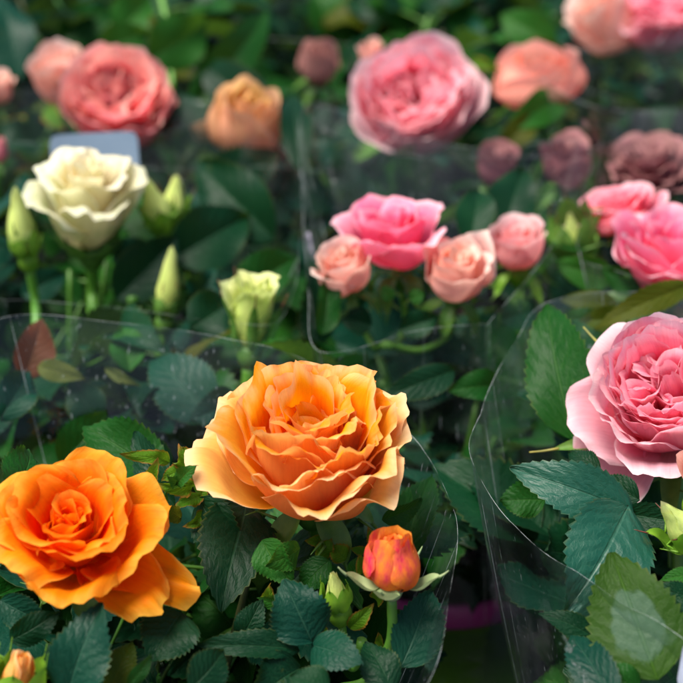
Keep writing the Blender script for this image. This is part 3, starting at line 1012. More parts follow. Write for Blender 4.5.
def sleeve(loop, base, label, film='film', rim='rim', seed=1, wrinkle=.0016, seams=(), rbot=.050, zbot=.006, belly=.35, rimr=.00010, bright=()):
    """clear film sleeve: open top edge given as points, narrowing to a ring round the pot's foot"""
    n, rows = 140, 46
    rs = np.random.RandomState(seed)
    _, top = spline(np.array([list(p) for p in loop]), n, closed=True)
    cx, cy_ = base
    ang = np.unwrap(np.arctan2(top[:, 1] - cy_, top[:, 0] - cx))
    sgn = 1 if ang[-1] > ang[0] else -1
    bot = np.stack([cx + rbot * np.cos(ang), cy_ + rbot * np.sin(ang), np.full(n, zbot)], -1)
    v = np.linspace(0, 1, rows)[:, None, None]
    # pot wall, then flaring film
    potr = np.stack([cx + (rbot + .006) * np.cos(ang), cy_ + (rbot + .006) * np.sin(ang), np.full(n, .095)], -1)
    vv = np.linspace(0, 1, rows)
    P = np.zeros((rows, n, 3))
    for i, f in enumerate(vv):
        if f < .3:
            P[i] = bot + (potr - bot) * (f / .3)
        else:
            g = (f - .3) / .7
            hz = g ** (1 - belly * .5)
            P[i, :, :2] = potr[:, :2] + (top[:, :2] - potr[:, :2]) * hz
            P[i, :, 2] = potr[:, 2] + (top[:, 2] - potr[:, 2]) * g
    rad = P - np.array([cx, cy_, 0])
    rad[..., 2] = 0
    rad /= np.linalg.norm(rad, axis=-1)[..., None] + 1e-9
    wv = np.zeros((rows, n))
    nn = np.arange(n) / n * 2 * np.pi
    for k in range(9):
        fr = rs.randint(2, 15)
        wv += rs.uniform(.3, 1) / (1 + fr * .12) * np.sin(fr * nn + rs.uniform(0, 6.3) + 3.0 * (rs.rand() - .5) * vv[:, None] * 2)
    for k in range(11):   # sharp creases
        c0 = rs.uniform(0, 2 * np.pi)
        dl = rs.uniform(-.5, .5)
        dd = np.angle(np.exp(1j * (nn[None, :] - c0 - dl * vv[:, None])))
        wv += rs.uniform(-2.0, 2.0) * np.exp(-np.abs(dd) / .05) * vv[:, None]
    P = P + rad * (wv * wrinkle * (.15 + .85 * vv[:, None] * (1 - .80 * vv[:, None] ** 3)))[..., None]
    o0 = Matrix.Translation((cx, cy_, 0))
    P0 = P - np.array([cx, cy_, 0])
    mb = MB()
    mb.grid(P0, wrap=True, flip=sgn < 0)
    o = place(bpy.data.objects.new('cellophane_sleeve', mb.mesh('cellophane_sleeve', M[film])), o0)
    tag(o, label, 'plant sleeve', 'clear sleeves round the potted roses')
    mb = MB()
    e = P0[-1]
    mb.tube(list(e) + [e[0]], rimr, 5, samples=n + 1, cap=False)
    place(bpy.data.objects.new('sleeve_edge', mb.mesh('sleeve_edge', M[rim])), o0, o)
    for sm in seams:
        idx, f0, rr, mt = sm[:4]
        f1 = sm[4] if len(sm) > 4 else 1.0
        j = int(idx * n) % n
        i0 = int(f0 * (rows - 1))
        mb = MB()
        mb.tube(list(P0[i0:max(i0 + 3, int(f1 * rows)), j]), rr, 5, samples=rows, cap=False)
        place(bpy.data.objects.new('seam', mb.mesh('seam', M[mt])), o0, o)  # seams, plus pale tubes that paint highlights along folds
    return o, P


def round_loop(cx, cy_, r, z, seed, tilt=0.0, n=12):
    rs = np.random.RandomState(seed)
    out = []
    for k in range(n):
        a = 2 * math.pi * k / n
        rr = r * (1 + .10 * math.cos(2 * a + rs.uniform(-.4, .4)) + rs.uniform(-.07, .07))
        out.append(Vector((cx + rr * math.cos(a), cy_ + rr * math.sin(a), z + tilt * math.sin(a) + rs.uniform(-.005, .005))))
    return out


# ================================================================== THE SETTING
def slab(name, x0, x1, y0, y1, z0, z1, mat):
    mb = MB()
    X = [x0, x1]
    c = np.array([[[x0, y0, z1], [x1, y0, z1]], [[x0, y1, z1], [x1, y1, z1]]], float)
    mb.grid(c, flip=True)
    if z0 is not None:
        pts = [(x0, y0), (x1, y0), (x1, y1), (x0, y1)]
        ring = np.array([[[x, y, z0] for x, y in pts], [[x, y, z1] for x, y in pts]], float)
        mb.grid(ring, wrap=True, flip=True)
    o = place(bpy.data.objects.new(name, mb.mesh(name, mat, smooth=False)), Matrix.Identity(4))
    return tag(o, kind='structure')


slab('ground', -40, 40, -40, 40, None, -.75, M['ground'])
slab('bench_top', -1.6, 1.6, -.1, 2.4, -.03, 0.0, M['bench'])

# ================================================================== PLANT A : orange roses in the front sleeve
A = plant(-.062, .485, 'rose plant with an apricot bloom, a bright orange bloom and a flushed orange bud')
hubA = Vector((-.045, .49, .17))
bloom(A, 306, 457, .556, 101, 'garden', 'apricot', tilt=48, img=96, seed=101, res=1.4, n=37, tcut=.973, label='large apricot yellow double rose with pale peach outer petals',
      shift=(-.12, -.1), squash=(1, 1, 1.1), stem_to=hubA, srad=.002, sepA=(-10, -40, -60, -60), sepL=.5,
      extra=[dict(phi=-30, L=1.14, W=.26, A=(-12, 4, -4, -30), t=1.3, point=.0, rnd=.4, jag=.02), dict(phi=-72, L=1.0, W=.42, A=(-14, 4, -2, -50), t=1.4, rnd=.5, jag=.02), dict(phi=-100, L=1.03, W=.36, A=(-12, 8, 4, -40), t=1.4, rnd=.5, jag=.02)])
bloom(A, 76, 533, .525, 87, 'open', 'orange', tilt=38, img=96, seed=304, res=1.3, label='bright orange open rose with a tight swirled centre',
      shift=(-.08, .1), stem_to=hubA + Vector((-.03, -.03, -.01)), srad=.002, sepA=(-10, -40, -60, -60), sepL=.5,
      extra=[dict(phi=-27, L=1.24, W=.40, A=(0, 14, -2, -16), t=1.05, point=.0, rnd=.62, ruf=.075, jag=.05, side=-.03, hw=1.0, wrap=.5), dict(phi=-46, L=1.08, W=.42, A=(-4, 22, 10, -20), t=1.0, rnd=.4, ruf=.06, jag=.02, hw=.6)])
bloom(A, 393, 565, .527, 31, 'bud', 'fire', tilt=62, img=88, spin=40, seed=3, res=1.0, label='plump orange rosebud flushed with crimson', name='rosebud',
      sep=('sepal_pale', 'sepal_pale'), sepA=(-30, 10, 40, 40), sepL=.72, sepW=.22, bulb=.20, cz=.16, stem_to=at(340, 690, .55), srad=.0018, squash=(1, 1, .58), feather=False)
bloom(A, 336, 592, .54, 12, 'bud', 'limecream', taper=.62, tilt=50, img=100, seed=4, res=.7, label='tiny closed green bud', name='rosebud',
      sep=('sepal_lime', 'sepal_lime'), sepA=(45, 80, 98, 96), sepL=1.3, sepW=.34, bulb=.5, cz=-.05, feather=False, stem_to=at(362, 640, .55), srad=.0015, smat='stem_pale')
bloom(A, 18, 684, .50, 18, 'bud', 'apricot', tilt=62, img=80, seed=8, res=.8, label='green rosebud just showing a strip of orange', name='rosebud',
      sep=('sepal_lime', 'sepal_lime'), sepA=(40, 78, 92, 94), sepL=1.9, sepW=.62, bulb=.55, cz=-.05, stem_to=at(30, 760, .52), srad=.0018)

# named leaves of plant A: base, tip, half width, material
for a in [
    ((12, 505, .545), (32, 446, .57), 26, 'leaf_mid', 10),
    ((165, 478, .60), (82, 424, .61), 30, 'leaf_mid', 12),
    ((176, 508, .575), (133, 430, .59), 20, 'leaf_dark', -25),
    ((246, 503, .58), (221, 606, .545), 37, 'leaf_dark', -8),
    ((198, 498, .575), (250, 560, .57), 26, 'leaf_dark', 25),
    ((66, 700, .50), (101, 602, .505), 31, 'leaf_blue', -14),
    ((182, 612, .53), (150, 662, .52), 31, 'leaf_dark', 15),
    ((300, 650, .53), (196, 645, .525), 15, 'leaf_dark', 22),
    ((312, 642, .53), (284, 580, .53), 31, 'leaf_blue', 0),
    ((312, 645, .53), (362, 664, .515), 23, 'leaf_blue', -6),
    ((300, 668, .53), (250, 700, .52), 26, 'leaf_dark', 10),
    ((400, 668, .53), (432, 590, .545), 26, 'leaf_blue', 10),
    ((392, 690, .52), (365, 640, .53), 20, 'leaf_dark', 10),
    ((382, 520, .575), (424, 500, .58), 13, 'leaf_mid', 30),
    ((405, 560, .59), (430, 470, .61), 22, 'leaf_mid', -20),
    ((10, 640, .52), (60, 612, .52), 16, 'leaf_dark', 20),
    ((0, 600, .53), (52, 625, .53), 18, 'leaf_blue', 10),
    ((128, 686, .50), (152, 654, .50), 8, 'leaf_mid', 10),
    ((110, 690, .51), (132, 640, .52), 16, 'leaf_olive', -10),
    ((262, 540, .55), (292, 584, .545), 19, 'leaf_green', 20),
    ((300, 548, .55), (266, 566, .54), 15, 'leaf_green', -30),
    ((330, 560, .55), (300, 590, .55), 16, 'leaf_mid', 20),
    ((352, 576, .55), (362, 556, .55), 9, 'leaf_green', 0),
    ((330, 690, .50), (290, 676, .50), 18, 'leaf_dark', 10),
    ((190, 690, .50), (225, 650, .51), 22, 'leaf_dark', 14),
    ((240, 640, .54), (262, 600, .54), 15, 'leaf_dark', 14),
]:
    hero_leaf(A, *a[:4], roll=a[4], curl=.12, quilt=.02)
# young shoots with red margins beside the apricot rose
sh0 = at(215, 560, .585)
stem(A, [sh0, at(208, 520, .58), at(196, 488, .575), at(186, 470, .57)], [.0010, .0009, .0008, .0005], 'stem_pale', 6, name='shoot')
for b, t, h, r in [((170, 462, .572), (126, 454, .56), 8, 20), ((186, 468, .57), (182, 448, .565), 12, 0), ((186, 470, .585), (200, 452, .588), 11, 10),
                   ((194, 486, .57), (160, 488, .56), 10, -15), ((200, 496, .575), (176, 508, .565), 9, 10), ((196, 502, .585), (206, 486, .585), 7, 20),
                   ((206, 512, .575), (188, 528, .57), 8, -20), ((182, 470, .57), (162, 480, .565), 8, 30)]:
    hero_leaf(A, b, t, h, 'leaf_lime', roll=r, teeth=9, wave=.3, curl=.25)
for b, t, h, r in [((318, 628, .54), (308, 600, .535), 7, 0), ((350, 628, .545), (372, 606, .54), 9, 10), ((325, 640, .545), (316, 620, .54), 6, 10), ((346, 560, .56), (330, 546, .56), 11, 10), ((318, 560, .56), (332, 538, .56), 9, 10)]:
    hero_leaf(A, b, t, h, 'leaf_lime', roll=r, teeth=8, wave=.3, curl=.25)

rv = random.Random(77)
for k in range(16):
    bx, by = (rv.uniform(255, 385), rv.uniform(540, 660)) if k < 11 else (rv.uniform(150, 190), rv.uniform(455, 520))
    an = rv.uniform(0, 6.3)
    ln = rv.uniform(14, 26)
    dd = rv.uniform(.548, .57)
    hero_leaf(A, (bx, by, dd), (bx + ln * math.cos(an), by - ln * abs(math.sin(an)), dd - .008), ln * .38, rv.choice(['leaf_lime', 'leaf_green', 'leaf_olive', 'leaf_lime']), roll=rv.uniform(-40, 40), teeth=9, wave=.2, curl=.2, seed=k)

# ================================================================== PLANT B : pink quartered rose, front sleeve
B = plant(.135, .515, 'rose plant with a large quartered pink rose and big blue green leaves')
hubB = Vector((.13, .52, .17))
bloom(B, 667, 396, .59, 84, 'quartered', 'pink', tilt=30, img=100, spin=0, seed=202, res=1.2, label='large pink rose packed with ruffled petals, pale at the rim',
      stem_to=hubB, sep=('sepal', 'sepal_straw'), sepA=(-10, 5, 15, 10), sepL=1.0, sepW=.10,
      extra=[dict(phi=-122, L=1.14, W=.55, A=(-18, -10, -16, -30), t=1.3, jag=.015)])
bloom(B, 712, 478, .56, 30, 'cup', 'salmon', tilt=50, img=100, seed=23, res=.8, label='salmon pink half open rose', stem_to=hubB + Vector((.02, -.02, 0)))
bloom(B, 682, 528, .545, 17, 'bud', 'limecream', taper=.62, tilt=50, img=130, seed=24, res=.8, name='rosebud', label='green rosebud with thin reddish sepals spread open',
      sep=('sepal_lime', 'sepal_tip'), sepA=(50, 82, 84, 40), sepL=1.5, sepW=.34, bulb=.5, cz=-.1, stem_to=hubB + Vector((.03, -.03, 0)))
for a in [
    ((573, 440, .62), (545, 299, .645), 35, 'leaf_mid', -8),
    ((634, 514, .565), (510, 466, .57), 28, 'leaf_sheen', 12),
    ((628, 506, .560), (567, 614, .535), 44, 'leaf_sheen', -6),
    ((622, 512, .57), (700, 526, .56), 16, 'leaf_dark', 10),
    ((600, 470, .58), (568, 452, .59), 12, 'leaf_dark', 10),
    ((632, 490, .59), (596, 486, .58), 11, 'leaf_mid', 10),
    ((640, 500, .57), (600, 480, .58), 16, 'leaf_dark', 0),
    ((600, 640, .53), (540, 612, .53), 14, 'leaf_dark', 10),
    ((618, 704, .50), (568, 630, .525), 22, 'leaf_blue', 0),
    ((700, 600, .53), (650, 588, .53), 13, 'leaf_dark', 10),
    ((705, 640, .51), (650, 600, .52), 20, 'leaf_dark', 0),
    ((545, 500, .60), (500, 500, .60), 20, 'leaf_mid', 10),
    ((700, 575, .54), (660, 580, .54), 9, 'leaf_green', 20),
    ((640, 690, .505), (600, 668, .51), 18, 'leaf_mid', 0),
]:
    hero_leaf(B, *a[:4], roll=a[4], curl=.10, quilt=.045)
hero_leaf(B, (658, 680, .506), (611, 552, .524), 47, 'leaf_patch', roll=-4, fold=.05, arch=.02, wave=.05, curl=0)

# ================================================================== PLANT C : cream rose, second row
C = plant(-.140, .715, 'rose plant with one cream rose and green buds on thick upright stems')
bloom(C, 90, 204, .785, 60, 'tea', 'cream', tilt=60, img=92, spin=0, seed=310, res=1.1, label='cream white rose in full bloom with lime green outer petals',
      squash=(1, 1, 1.18), stem_to=at(92, 345, .775), srad=.0034, smat='stem_pale', sep=('sepal', 'sepal_dark'), sepA=(0, 30, 60, 70), sepL=.55, sepW=.16, bulb=.2, cz=-.10)
bloom(C, 22, 226, .76, 15, 'bud', 'limecream', taper=.62, tilt=66, img=100, seed=32, res=.9, name='rosebud', label='slender lime green bud furthest to the left',
      sep=('sepal_lime', 'sepal_dark'), sepA=(40, 80, 92, 90), sepL=1.2, sepW=.26, bulb=.34, cz=-.05, squash=(1, 1, 1.3), stem_to=at(34, 345, .76), srad=.0023, smat='stem_pale')
bloom(C, 156, 208, .80, 15, 'bud', 'limecream', taper=.62, tilt=66, img=110, seed=33, res=.8, name='rosebud', label='lime bud with a ragged green frill touching the cream rose',
      sep=('sepal_lime', 'sepal_tip'), sepA=(35, 80, 90, 70), sepL=1.2, sepW=.3, bulb=.4, cz=-.05, stem_to=at(130, 300, .78), srad=.0016)
bloom(C, 175, 202, .82, 14, 'bud', 'limecream', taper=.62, tilt=66, img=85, seed=34, res=.8, name='rosebud', label='pale yellow bud behind the frilled one',
      sep=('sepal_lime', 'sepal_tip'), sepA=(35, 80, 90, 70), sepL=1.2, sepW=.2, bulb=.35, cz=-.05, stem_to=at(150, 310, .80), srad=.0016)
bloom(C, 168, 287, .765, 13, 'bud', 'limecream', taper=.62, tilt=72, img=84, seed=35, res=.8, name='rosebud', label='narrow pointed pale bud standing upright',
      sep=('sepal', 'sepal_tip'), sepA=(50, 84, 95, 92), sepL=1.3, sepW=.22, bulb=.36, cz=-.05, squash=(1, 1, 1.5), stem_to=at(160, 350, .76), srad=.002, smat='stem')
bloom(C, 251, 316, .715, 30, 'flare', 'limecream', tilt=74, img=88, seed=36, res=.9, name='rosebud', label='flared yellow green bud with dark streaked sepals',
      sep=('sepal', 'sepal_tip'), sepA=(42, 76, 76, 78), sepL=1.05, sepW=.10, bulb=.22, cz=-.02, stem_to=at(258, 420, .70), srad=.0034, smat='stem_pale')
for a in [
    ((116, 300, .785), (178, 236, .795), 27, 'leaf_dark', 0),
    ((112, 262, .82), (150, 245, .83), 18, 'leaf_blue', 0),
    ((22, 296, .79), (66, 272, .80), 16, 'leaf_blue', 0),
    ((215, 420, .68), (150, 355, .70), 32, 'leaf_blue', 0),
    ((130, 372, .70), (122, 326, .71), 18, 'leaf_green', 0),
    ((60, 465, .66), (108, 412, .67), 24, 'leaf_mid', 0),
    ((24, 380, .69), (42, 318, .70), 20, 'leaf_rust', 10),
    ((38, 366, .69), (84, 378, .685), 11, 'leaf_pale', 10),
    ((105, 368, .69), (140, 386, .685), 6, 'leaf_pale', 20),
    ((100, 420, .69), (70, 380, .69), 20, 'leaf_dark', 0),
    ((240, 400, .68), (190, 420, .67), 20, 'leaf_blue', 0),
    ((190, 330, .73), (235, 300, .74), 24, 'leaf_dark', 0),
    ((0, 420, .66), (30, 370, .68), 20, 'leaf_blue', 0),
    ((232, 300, .76), (300, 254, .77), 24, 'leaf_mid', 0),
    ((196, 300, .78), (216, 270, .78), 18, 'leaf_blue', 0),
    ((170, 260, .80), (250, 215, .82), 32, 'leaf_dark', 0),
    ((275, 240, .82), (195, 160, .84), 34, 'leaf_dark', 0),
    ((170, 470, .64), (130, 440, .65), 20, 'leaf_dark', 0),
]:
    hero_leaf(C, *a[:4], roll=a[4], curl=.10)

# ================================================================== PLANT D : pink rose with two peach roses, second row
D = plant(.050, .668, 'rose plant with a deep pink rose between two peach half open roses')
hubD = at(385, 345, .735)
bloom(D, 394, 238, .745, 66, 'petals', 'pink_deep', tilt=68, img=98, spin=0, seed=41, res=1.05, label='deep pink open rose in the middle of the cluster', squash=(1, 1, .85),
      stem_to=hubD, srad=.0017, smat='stem_pale', sepA=(-20, -50, -70, -60), sepL=.6)
bloom(D, 345, 271, .725, 31, 'cup', 'peach', tilt=52, img=108, seed=42, res=.9, squash=(1, 1, .82), label='peach half open rose with an orange centre, left of the pink one', stem_to=hubD, srad=.0015, smat='stem_pale',
      sepA=(-20, -50, -70, -60), sepL=.7)
bloom(D, 456, 274, .725, 39, 'cup', 'peach', tilt=46, img=84, seed=46, res=.9, squash=(1, 1, .78), label='rounded blush peach rose right of the pink one', stem_to=hubD, srad=.0015, smat='stem_pale',
      sepA=(-20, -50, -70, -60), sepL=.7)
bloom(D, 518, 247, .77, 29, 'cup', 'blush', tilt=58, img=92, seed=44, res=.8, squash=(1, 1, .80), label='small pale pink cupped rose standing apart on a green stem', stem_to=at(520, 330, .75), srad=.0015,
      smat='stem_pale', sep=('sepal_lime', 'sepal'), sepA=(-10, -30, -50, -40), bulb=.26)
for a in [
    ((322, 335, .71), (328, 271, .72), 14, 'leaf_mid', 20),
    ((470, 245, .77), (480, 186, .79), 20, 'leaf_dark', 0),
    ((500, 240, .80), (524, 166, .82), 26, 'leaf_dark', 0),
    ((372, 325, .73), (340, 318, .73), 14, 'leaf_dark', 0),
    ((400, 330, .73), (440, 316, .73), 14, 'leaf_dark', 0),
    ((500, 320, .73), (540, 310, .74), 16, 'leaf_blue', 0),
    ((392, 300, .73), (382, 286, .73), 7, 'leaf_green', 0),
    ((410, 300, .73), (424, 292, .73), 8, 'leaf_green', 0),
    ((455, 370, .68), (380, 400, .67), 16, 'leaf_dark', 0),
    ((500, 385, .68), (450, 390, .67), 16, 'leaf_mid', 0),
]:
    hero_leaf(D, *a[:4], roll=a[4], curl=.10)

# ================================================================== PLANT E : pink roses at the right, second row
E = plant(.215, .705, 'rose plant with two cupped pink roses and olive green leaves')
bloom(E, 617, 212, .80, 54, 'petals', 'pink_soft', tilt=70, img=108, spin=30, seed=51, res=1.0, label='pink cupped rose seen from its side, further back', squash=(1.15, 1.0, .72),
      stem_to=at(625, 310, .78), srad=.0016, sepA=(0, 20, 30, 20))
bloom(E, 668, 262, .745, 66, 'petals', 'pink_deep', tilt=62, img=75, spin=0, seed=52, res=1.0, label='bright magenta pink rose with tall outer petals', stem_to=at(660, 360, .74), srad=.0016, n=22)
bloom(E, 573, 236, .79, 12, 'bud', 'limecream', taper=.62, tilt=60, img=100, seed=53, res=.7, name='rosebud', label='small green bud beside the pink rose', sep=('sepal', 'sepal_tip'),
      sepA=(40, 80, 105, 100), sepL=2.2, sepW=.7, bulb=.8, cz=-.1, stem_to=at(590, 320, .78), srad=.0013)
for a in [
    ((612, 280, .77), (556, 262, .77), 17, 'leaf_green', 0),
    ((618, 305, .73), (560, 300, .73), 12, 'leaf_olive', 0),
    ((610, 325, .71), (560, 315, .72), 14, 'leaf_mid', 0),
    ((690, 284, .69), (596, 326, .68), 14, 'leaf_olive', 0),
    ((630, 320, .70), (580, 320, .70), 14, 'leaf_olive', 0),
    ((640, 290, .74), (602, 268, .74), 14, 'leaf_mid', 0),
    ((600, 252, .78), (545, 243, .78), 3, 'leaf_green', 0),
]:
    hero_leaf(E, *a[:4], roll=a[4], curl=.10)

# ================================================================== third row
F = plant(-.165, .93, 'rose plant with a coral red packed rose and a smaller pink one behind')
bloom(F, 117, 107, .935, 53, 'quartered', 'coral', tilt=34, img=95, seed=61, res=.9, n=40, tcut=.80, label='coral red rose packed with petals', stem_to=Vector((-.15, .92, .16)), squash=(1, .95, 1))
bloom(F, 62, 80, .98, 29, 'cup', 'peach', tilt=60, img=110, seed=62, res=.7, label='pink and yellow half open rose partly hidden', stem_to=Vector((-.17, .93, .16)))
bloom(F, -2, 90, .94, 17, 'cup', 'peach', tilt=60, img=90, seed=63, res=.7, label='small peach bloom at the edge', stem_to=Vector((-.18, .93, .16)))
bloom(F, 0, 152, .90, 8, 'bud', 'coral', tilt=60, img=90, seed=64, res=.6, name='rosebud', label='small dark red bud', stem_to=Vector((-.18, .90, .16)))
L_ = plant(-.045, .905, 'rose plant with a single yellow rose blushed red on its lower petals')
bloom(L_, 246, 125, .92, 37, 'globe', 'yellow_red', tilt=48, img=80, seed=65, res=.8, label='yellow rose blushed red below', stem_to=Vector((-.05, .90, .16)))
G = plant(.080, .925, 'rose plant with a large round pink rose and a salmon rose beside it')
bloom(G, 416, 107, .925, 61, 'quartered', 'pink_pale', tilt=34, img=95, spin=60, seed=201, res=1.0, n=44, tcut=.92, label='large round pink rose with a folded centre', stem_to=Vector((.07, .92, .16)))
bloom(G, 372, 55, .95, 13, 'cup', 'peach', tilt=60, img=100, seed=72, res=.6, label='small pale peach bud peeping over the pink rose', stem_to=Vector((.06, .94, .17)))
bloom(G, 538, 80, .965, 46, 'globe', 'salmon', tilt=64, img=95, seed=73, res=.8, label='salmon rose with a rounded back', stem_to=Vector((.09, .93, .16)), squash=(1.1, 1, .60))
H = plant(.225, .915, 'rose plant with dusky pink roses seen through the hazy film of a sleeve')  # petal colour of these roses carries the film's dimming
bloom(H, 566, 165, .90, 28, 'cup', 'dimmed', tilt=60, img=90, seed=81, res=.7, label='dusky red half open rose behind film', stem_to=Vector((.20, .91, .15)))
bloom(H, 650, 172, .90, 46, 'garden', 'dimmed', tilt=60, img=90, seed=82, res=.8, label='broad dusky pink rose behind film', stem_to=Vector((.22, .91, .15)), n=36)
bloom(H, 497, 168, .90, 22, 'cup', 'dimmed', tilt=60, img=90, seed=83, res=.7, label='film-muted salmon rose behind film', stem_to=Vector((.18, .90, .15)))
for p, arr in ((F, [((190, 110, .97), (272, 8, 1.0), 22, 'leaf_mid', 0), ((150, 60, .99), (210, 20, 1.0), 28, 'leaf_green', 0), ((20, 80, .98), (0, -10, 1.0), 24, 'leaf_blue', 0),
                    ((100, 50, 1.0), (150, 30, 1.0), 20, 'leaf_green', 0), ((190, 160, .93), (180, 90, .95), 26, 'leaf_dark', 0), ((46, 108, .95), (64, 130, .94), 10, 'leaf_lime', 0)]),
               (L_, [((200, 200, .90), (280, 150, .91), 28, 'leaf_dark', 0), ((270, 120, .95), (200, 60, .97), 26, 'leaf_dark', 0), ((250, 230, .88), (190, 190, .88), 28, 'leaf_blue', 0)]),
               (G, [((556, 44, .99), (500, 14, 1.0), 20, 'leaf_green', 0), ((558, 98, .95), (508, 128, .93), 18, 'leaf_green', 0), ((575, 60, .98), (530, 36, .98), 6, 'leaf_olive', 0),
                    ((300, 170, .88), (290, 90, .92), 16, 'leaf_dark', 0), ((470, 60, .97), (500, 70, .96), 6, 'leaf_lime', 0), ((500, 150, .93), (540, 110, .94), 14, 'leaf_olive', 0)])):
    for a in arr:
        hero_leaf(p, *a[:4], roll=a[4], curl=.10)

# ================================================================== fourth and fifth rows
I_ = plant(.215, 1.12, 'rose plant far back with a pale peach rose beside a broad pink one')
bloom(I_, 605, 26, 1.08, 35, 'cup', 'peach', tilt=62, img=120, seed=91, res=.8, label='pale peach half open rose', stem_to=Vector((.20, 1.11, .17)), srad=.002)
bloom(I_, 662, 22, 1.08, 56, 'garden', 'pink', tilt=66, img=95, seed=92, res=.8, label='broad open pink rose', stem_to=Vector((.21, 1.11, .17)), n=36)
K_ = plant(.020, 1.11, 'rose plant far back with one film-muted peach rose behind a sleeve edge')
bloom(K_, 318, 64, 1.04, 22, 'globe', 'dusty', tilt=50, img=90, seed=93, res=.7, label='film-muted peach rose', stem_to=Vector((.0, 1.10, .16)))
N_ = plant(-.165, 1.13, 'rose plant far back with yellow green young shoots between dark leaves')
stem(N_, [at(172, 90, 1.02), at(170, 40, 1.04), at(160, -8, 1.06)], [.002, .002, .002], 'stem_pale', 8)
for b, t in (((168, 50, 1.03), (180, 20, 1.03)), ((168, 40, 1.03), (150, 15, 1.03)), ((172, 70, 1.03), (200, 75, 1.02))):
    hero_leaf(N_, b, t, 8, 'leaf_olive')
hero_leaf(N_, (115, 40, 1.04), (150, -5, 1.06), 22, 'leaf_green')
hero_leaf(N_, (60, 40, 1.05), (110, 8, 1.06), 22, 'leaf_mid')
far = []
for (x, y, txt) in ((-.36, .94, 'leafy rose plant without open flowers, outermost behind the coral rose'),
                    (.40, .94, 'leafy rose plant without open flowers, beyond the dusky pink roses'),
                    (-.34, .72, 'leafy rose plant without open flowers, beside the cream rose'),
                    (-.33, 1.13, 'leafy rose plant far back without flowers, behind the outermost left one'),
                    (.39, 1.12, 'leafy rose plant far back, on the far side of the pale peach rose'),
                    (-.25, 1.33, 'leafy rose plant of the rearmost row, behind the yellow green shoots'),
                    (-.07, 1.31, 'leafy rose plant of the rearmost row, second from its left end'),
                    (.11, 1.32, 'leafy rose plant of the rearmost row, behind the film-muted peach rose'),
                    (.30, 1.33, 'leafy rose plant of the rearmost row, at its right end')):
    far.append(plant(x, y, txt))

# ================================================================== foliage of every plant
fill(A, 85, 101, ztop=.205, rmax=.085)
fill(B, 85, 102, ztop=.205, rmax=.085)
fill(C, 75, 103, ztop=.215, rmax=.085)
fill(D, 75, 104, ztop=.215, rmax=.080)
fill(E, 70, 105, ztop=.22, rmax=.080)
fill(F, 75, 106, ztop=.235, rmax=.09)
fill(L_, 70, 112, ztop=.225, rmax=.085)
fill(G, 75, 107, ztop=.235, rmax=.09)
fill(H, 65, 108, ztop=.21, rmax=.09)
fill(I_, 65, 109, ztop=.25, rmax=.09, scale=1.1)
fill(K_, 70, 110, ztop=.26, rmax=.10, scale=1.15)
fill(N_, 70, 111, ztop=.27, rmax=.10, scale=1.2)
for k, e in enumerate(far):
    fill(e, 55, 120 + k, ztop=.27 if e['cy'] > 1 else .23, rmax=.10, scale=1.15)

# ================================================================== sleeves
loopA = [at(*p) for p in [(-70, 380, .63), (3, 318, .665), (120, 323, .67), (230, 338, .66), (310, 362, .645), (372, 402, .625), (425, 452, .595), (457, 520, .56),
                          (446, 600, .52), (425, 690, .485), (340, 770, .45), (200, 800, .44), (20, 790, .445), (-110, 700, .48), (-150, 520, .56)]]
sleeve(loopA, (-.062, .485), 'clear sleeve round the orange roses, its back edge arching behind them', seed=3, film='film_mid', seams=((.075, .55, .00014, 'rim'), (.435, .55, .0001, 'rim_soft'), (.455, .6, .00012, 'rim'), (.49, .3, .0001, 'rim'), (.52, .5, .00012, 'rim_soft'), (.62, .6, .0002, 'rim_soft')))
loopB = [at(*p) for p in [(470, 452, .575), (484, 402, .615), (510, 350, .655), (545, 304, .69), (610, 292, .70), (700, 300, .70), (790, 360, .67), (850, 470, .6), (830, 600, .53),
                          (740, 660, .49), (650, 618, .505), (575, 572, .525), (508, 520, .55)]]
sleeve(loopB, (.135, .515), 'clear sleeve round the big pink rose, its front edge sweeping down across the leaves', seed=9, film='film_front', seams=((.985, .25, .00012, 'rim'), (.02, .35, .0001, 'rim_soft'), (.075, .3, .00013, 'rim'), (.11, .6, .0001, 'rim_soft'), (.95, .5, .0001, 'rim_soft'), (.3, .7, .00015, 'rim_soft')), wrinkle=.0014)
loopC = [at(*p) for p in [(-60, 296, .71), (20, 300, .712), (120, 308, .712), (225, 322, .705), (280, 318, .71), (300, 255, .76), (296, 170, .84), (230, 108, .915), (90, 92, .93),
                          (-60, 100, .92), (-140, 180, .84), (-130, 260, .75)]]
sleeve(loopC, (-.140, .715), 'clear sleeve round the cream rose, open just below its bloom', seed=5, rim='rim_soft', seams=((.42, .3, .0004, 'rim_soft'),))
loopD = [at(*p) for p in [(311, 344, .672), (345, 351, .667), (415, 331, .685), (480, 324, .69), (492, 318, .692), (540, 262, .745), (585, 190, .82), (580, 140, .87), (470, 148, .86),
                          (345, 112, .90), (304, 108, .90), (301, 180, .83), (309, 290, .71)]]
sleeve(loopD, (.050, .668), 'clear sleeve round the pink and peach cluster, tall narrow fold at its side', seed=7, film='film_mid', seams=((.30, .45, .00016, 'rim'), (.10, .5, .00012, 'rim_soft'), (.17, .6, .00012, 'rim_soft'), (.865, .70, .0009, 'rim_white', .95), (.84, .45, .0003, 'rim'), (.80, .35, .0003, 'rim'), (.895, .4, .0003, 'rim')), wrinkle=.0012)  # widest pale tube paints the highlight on the side fold
loopE = [at(*p) for p in [(580, 254, .755), (590, 200, .81), (610, 125, .915), (683, 108, .93), (850, 120, .92), (940, 220, .8), (850, 300, .7), (700, 296, .705), (620, 272, .735)]]
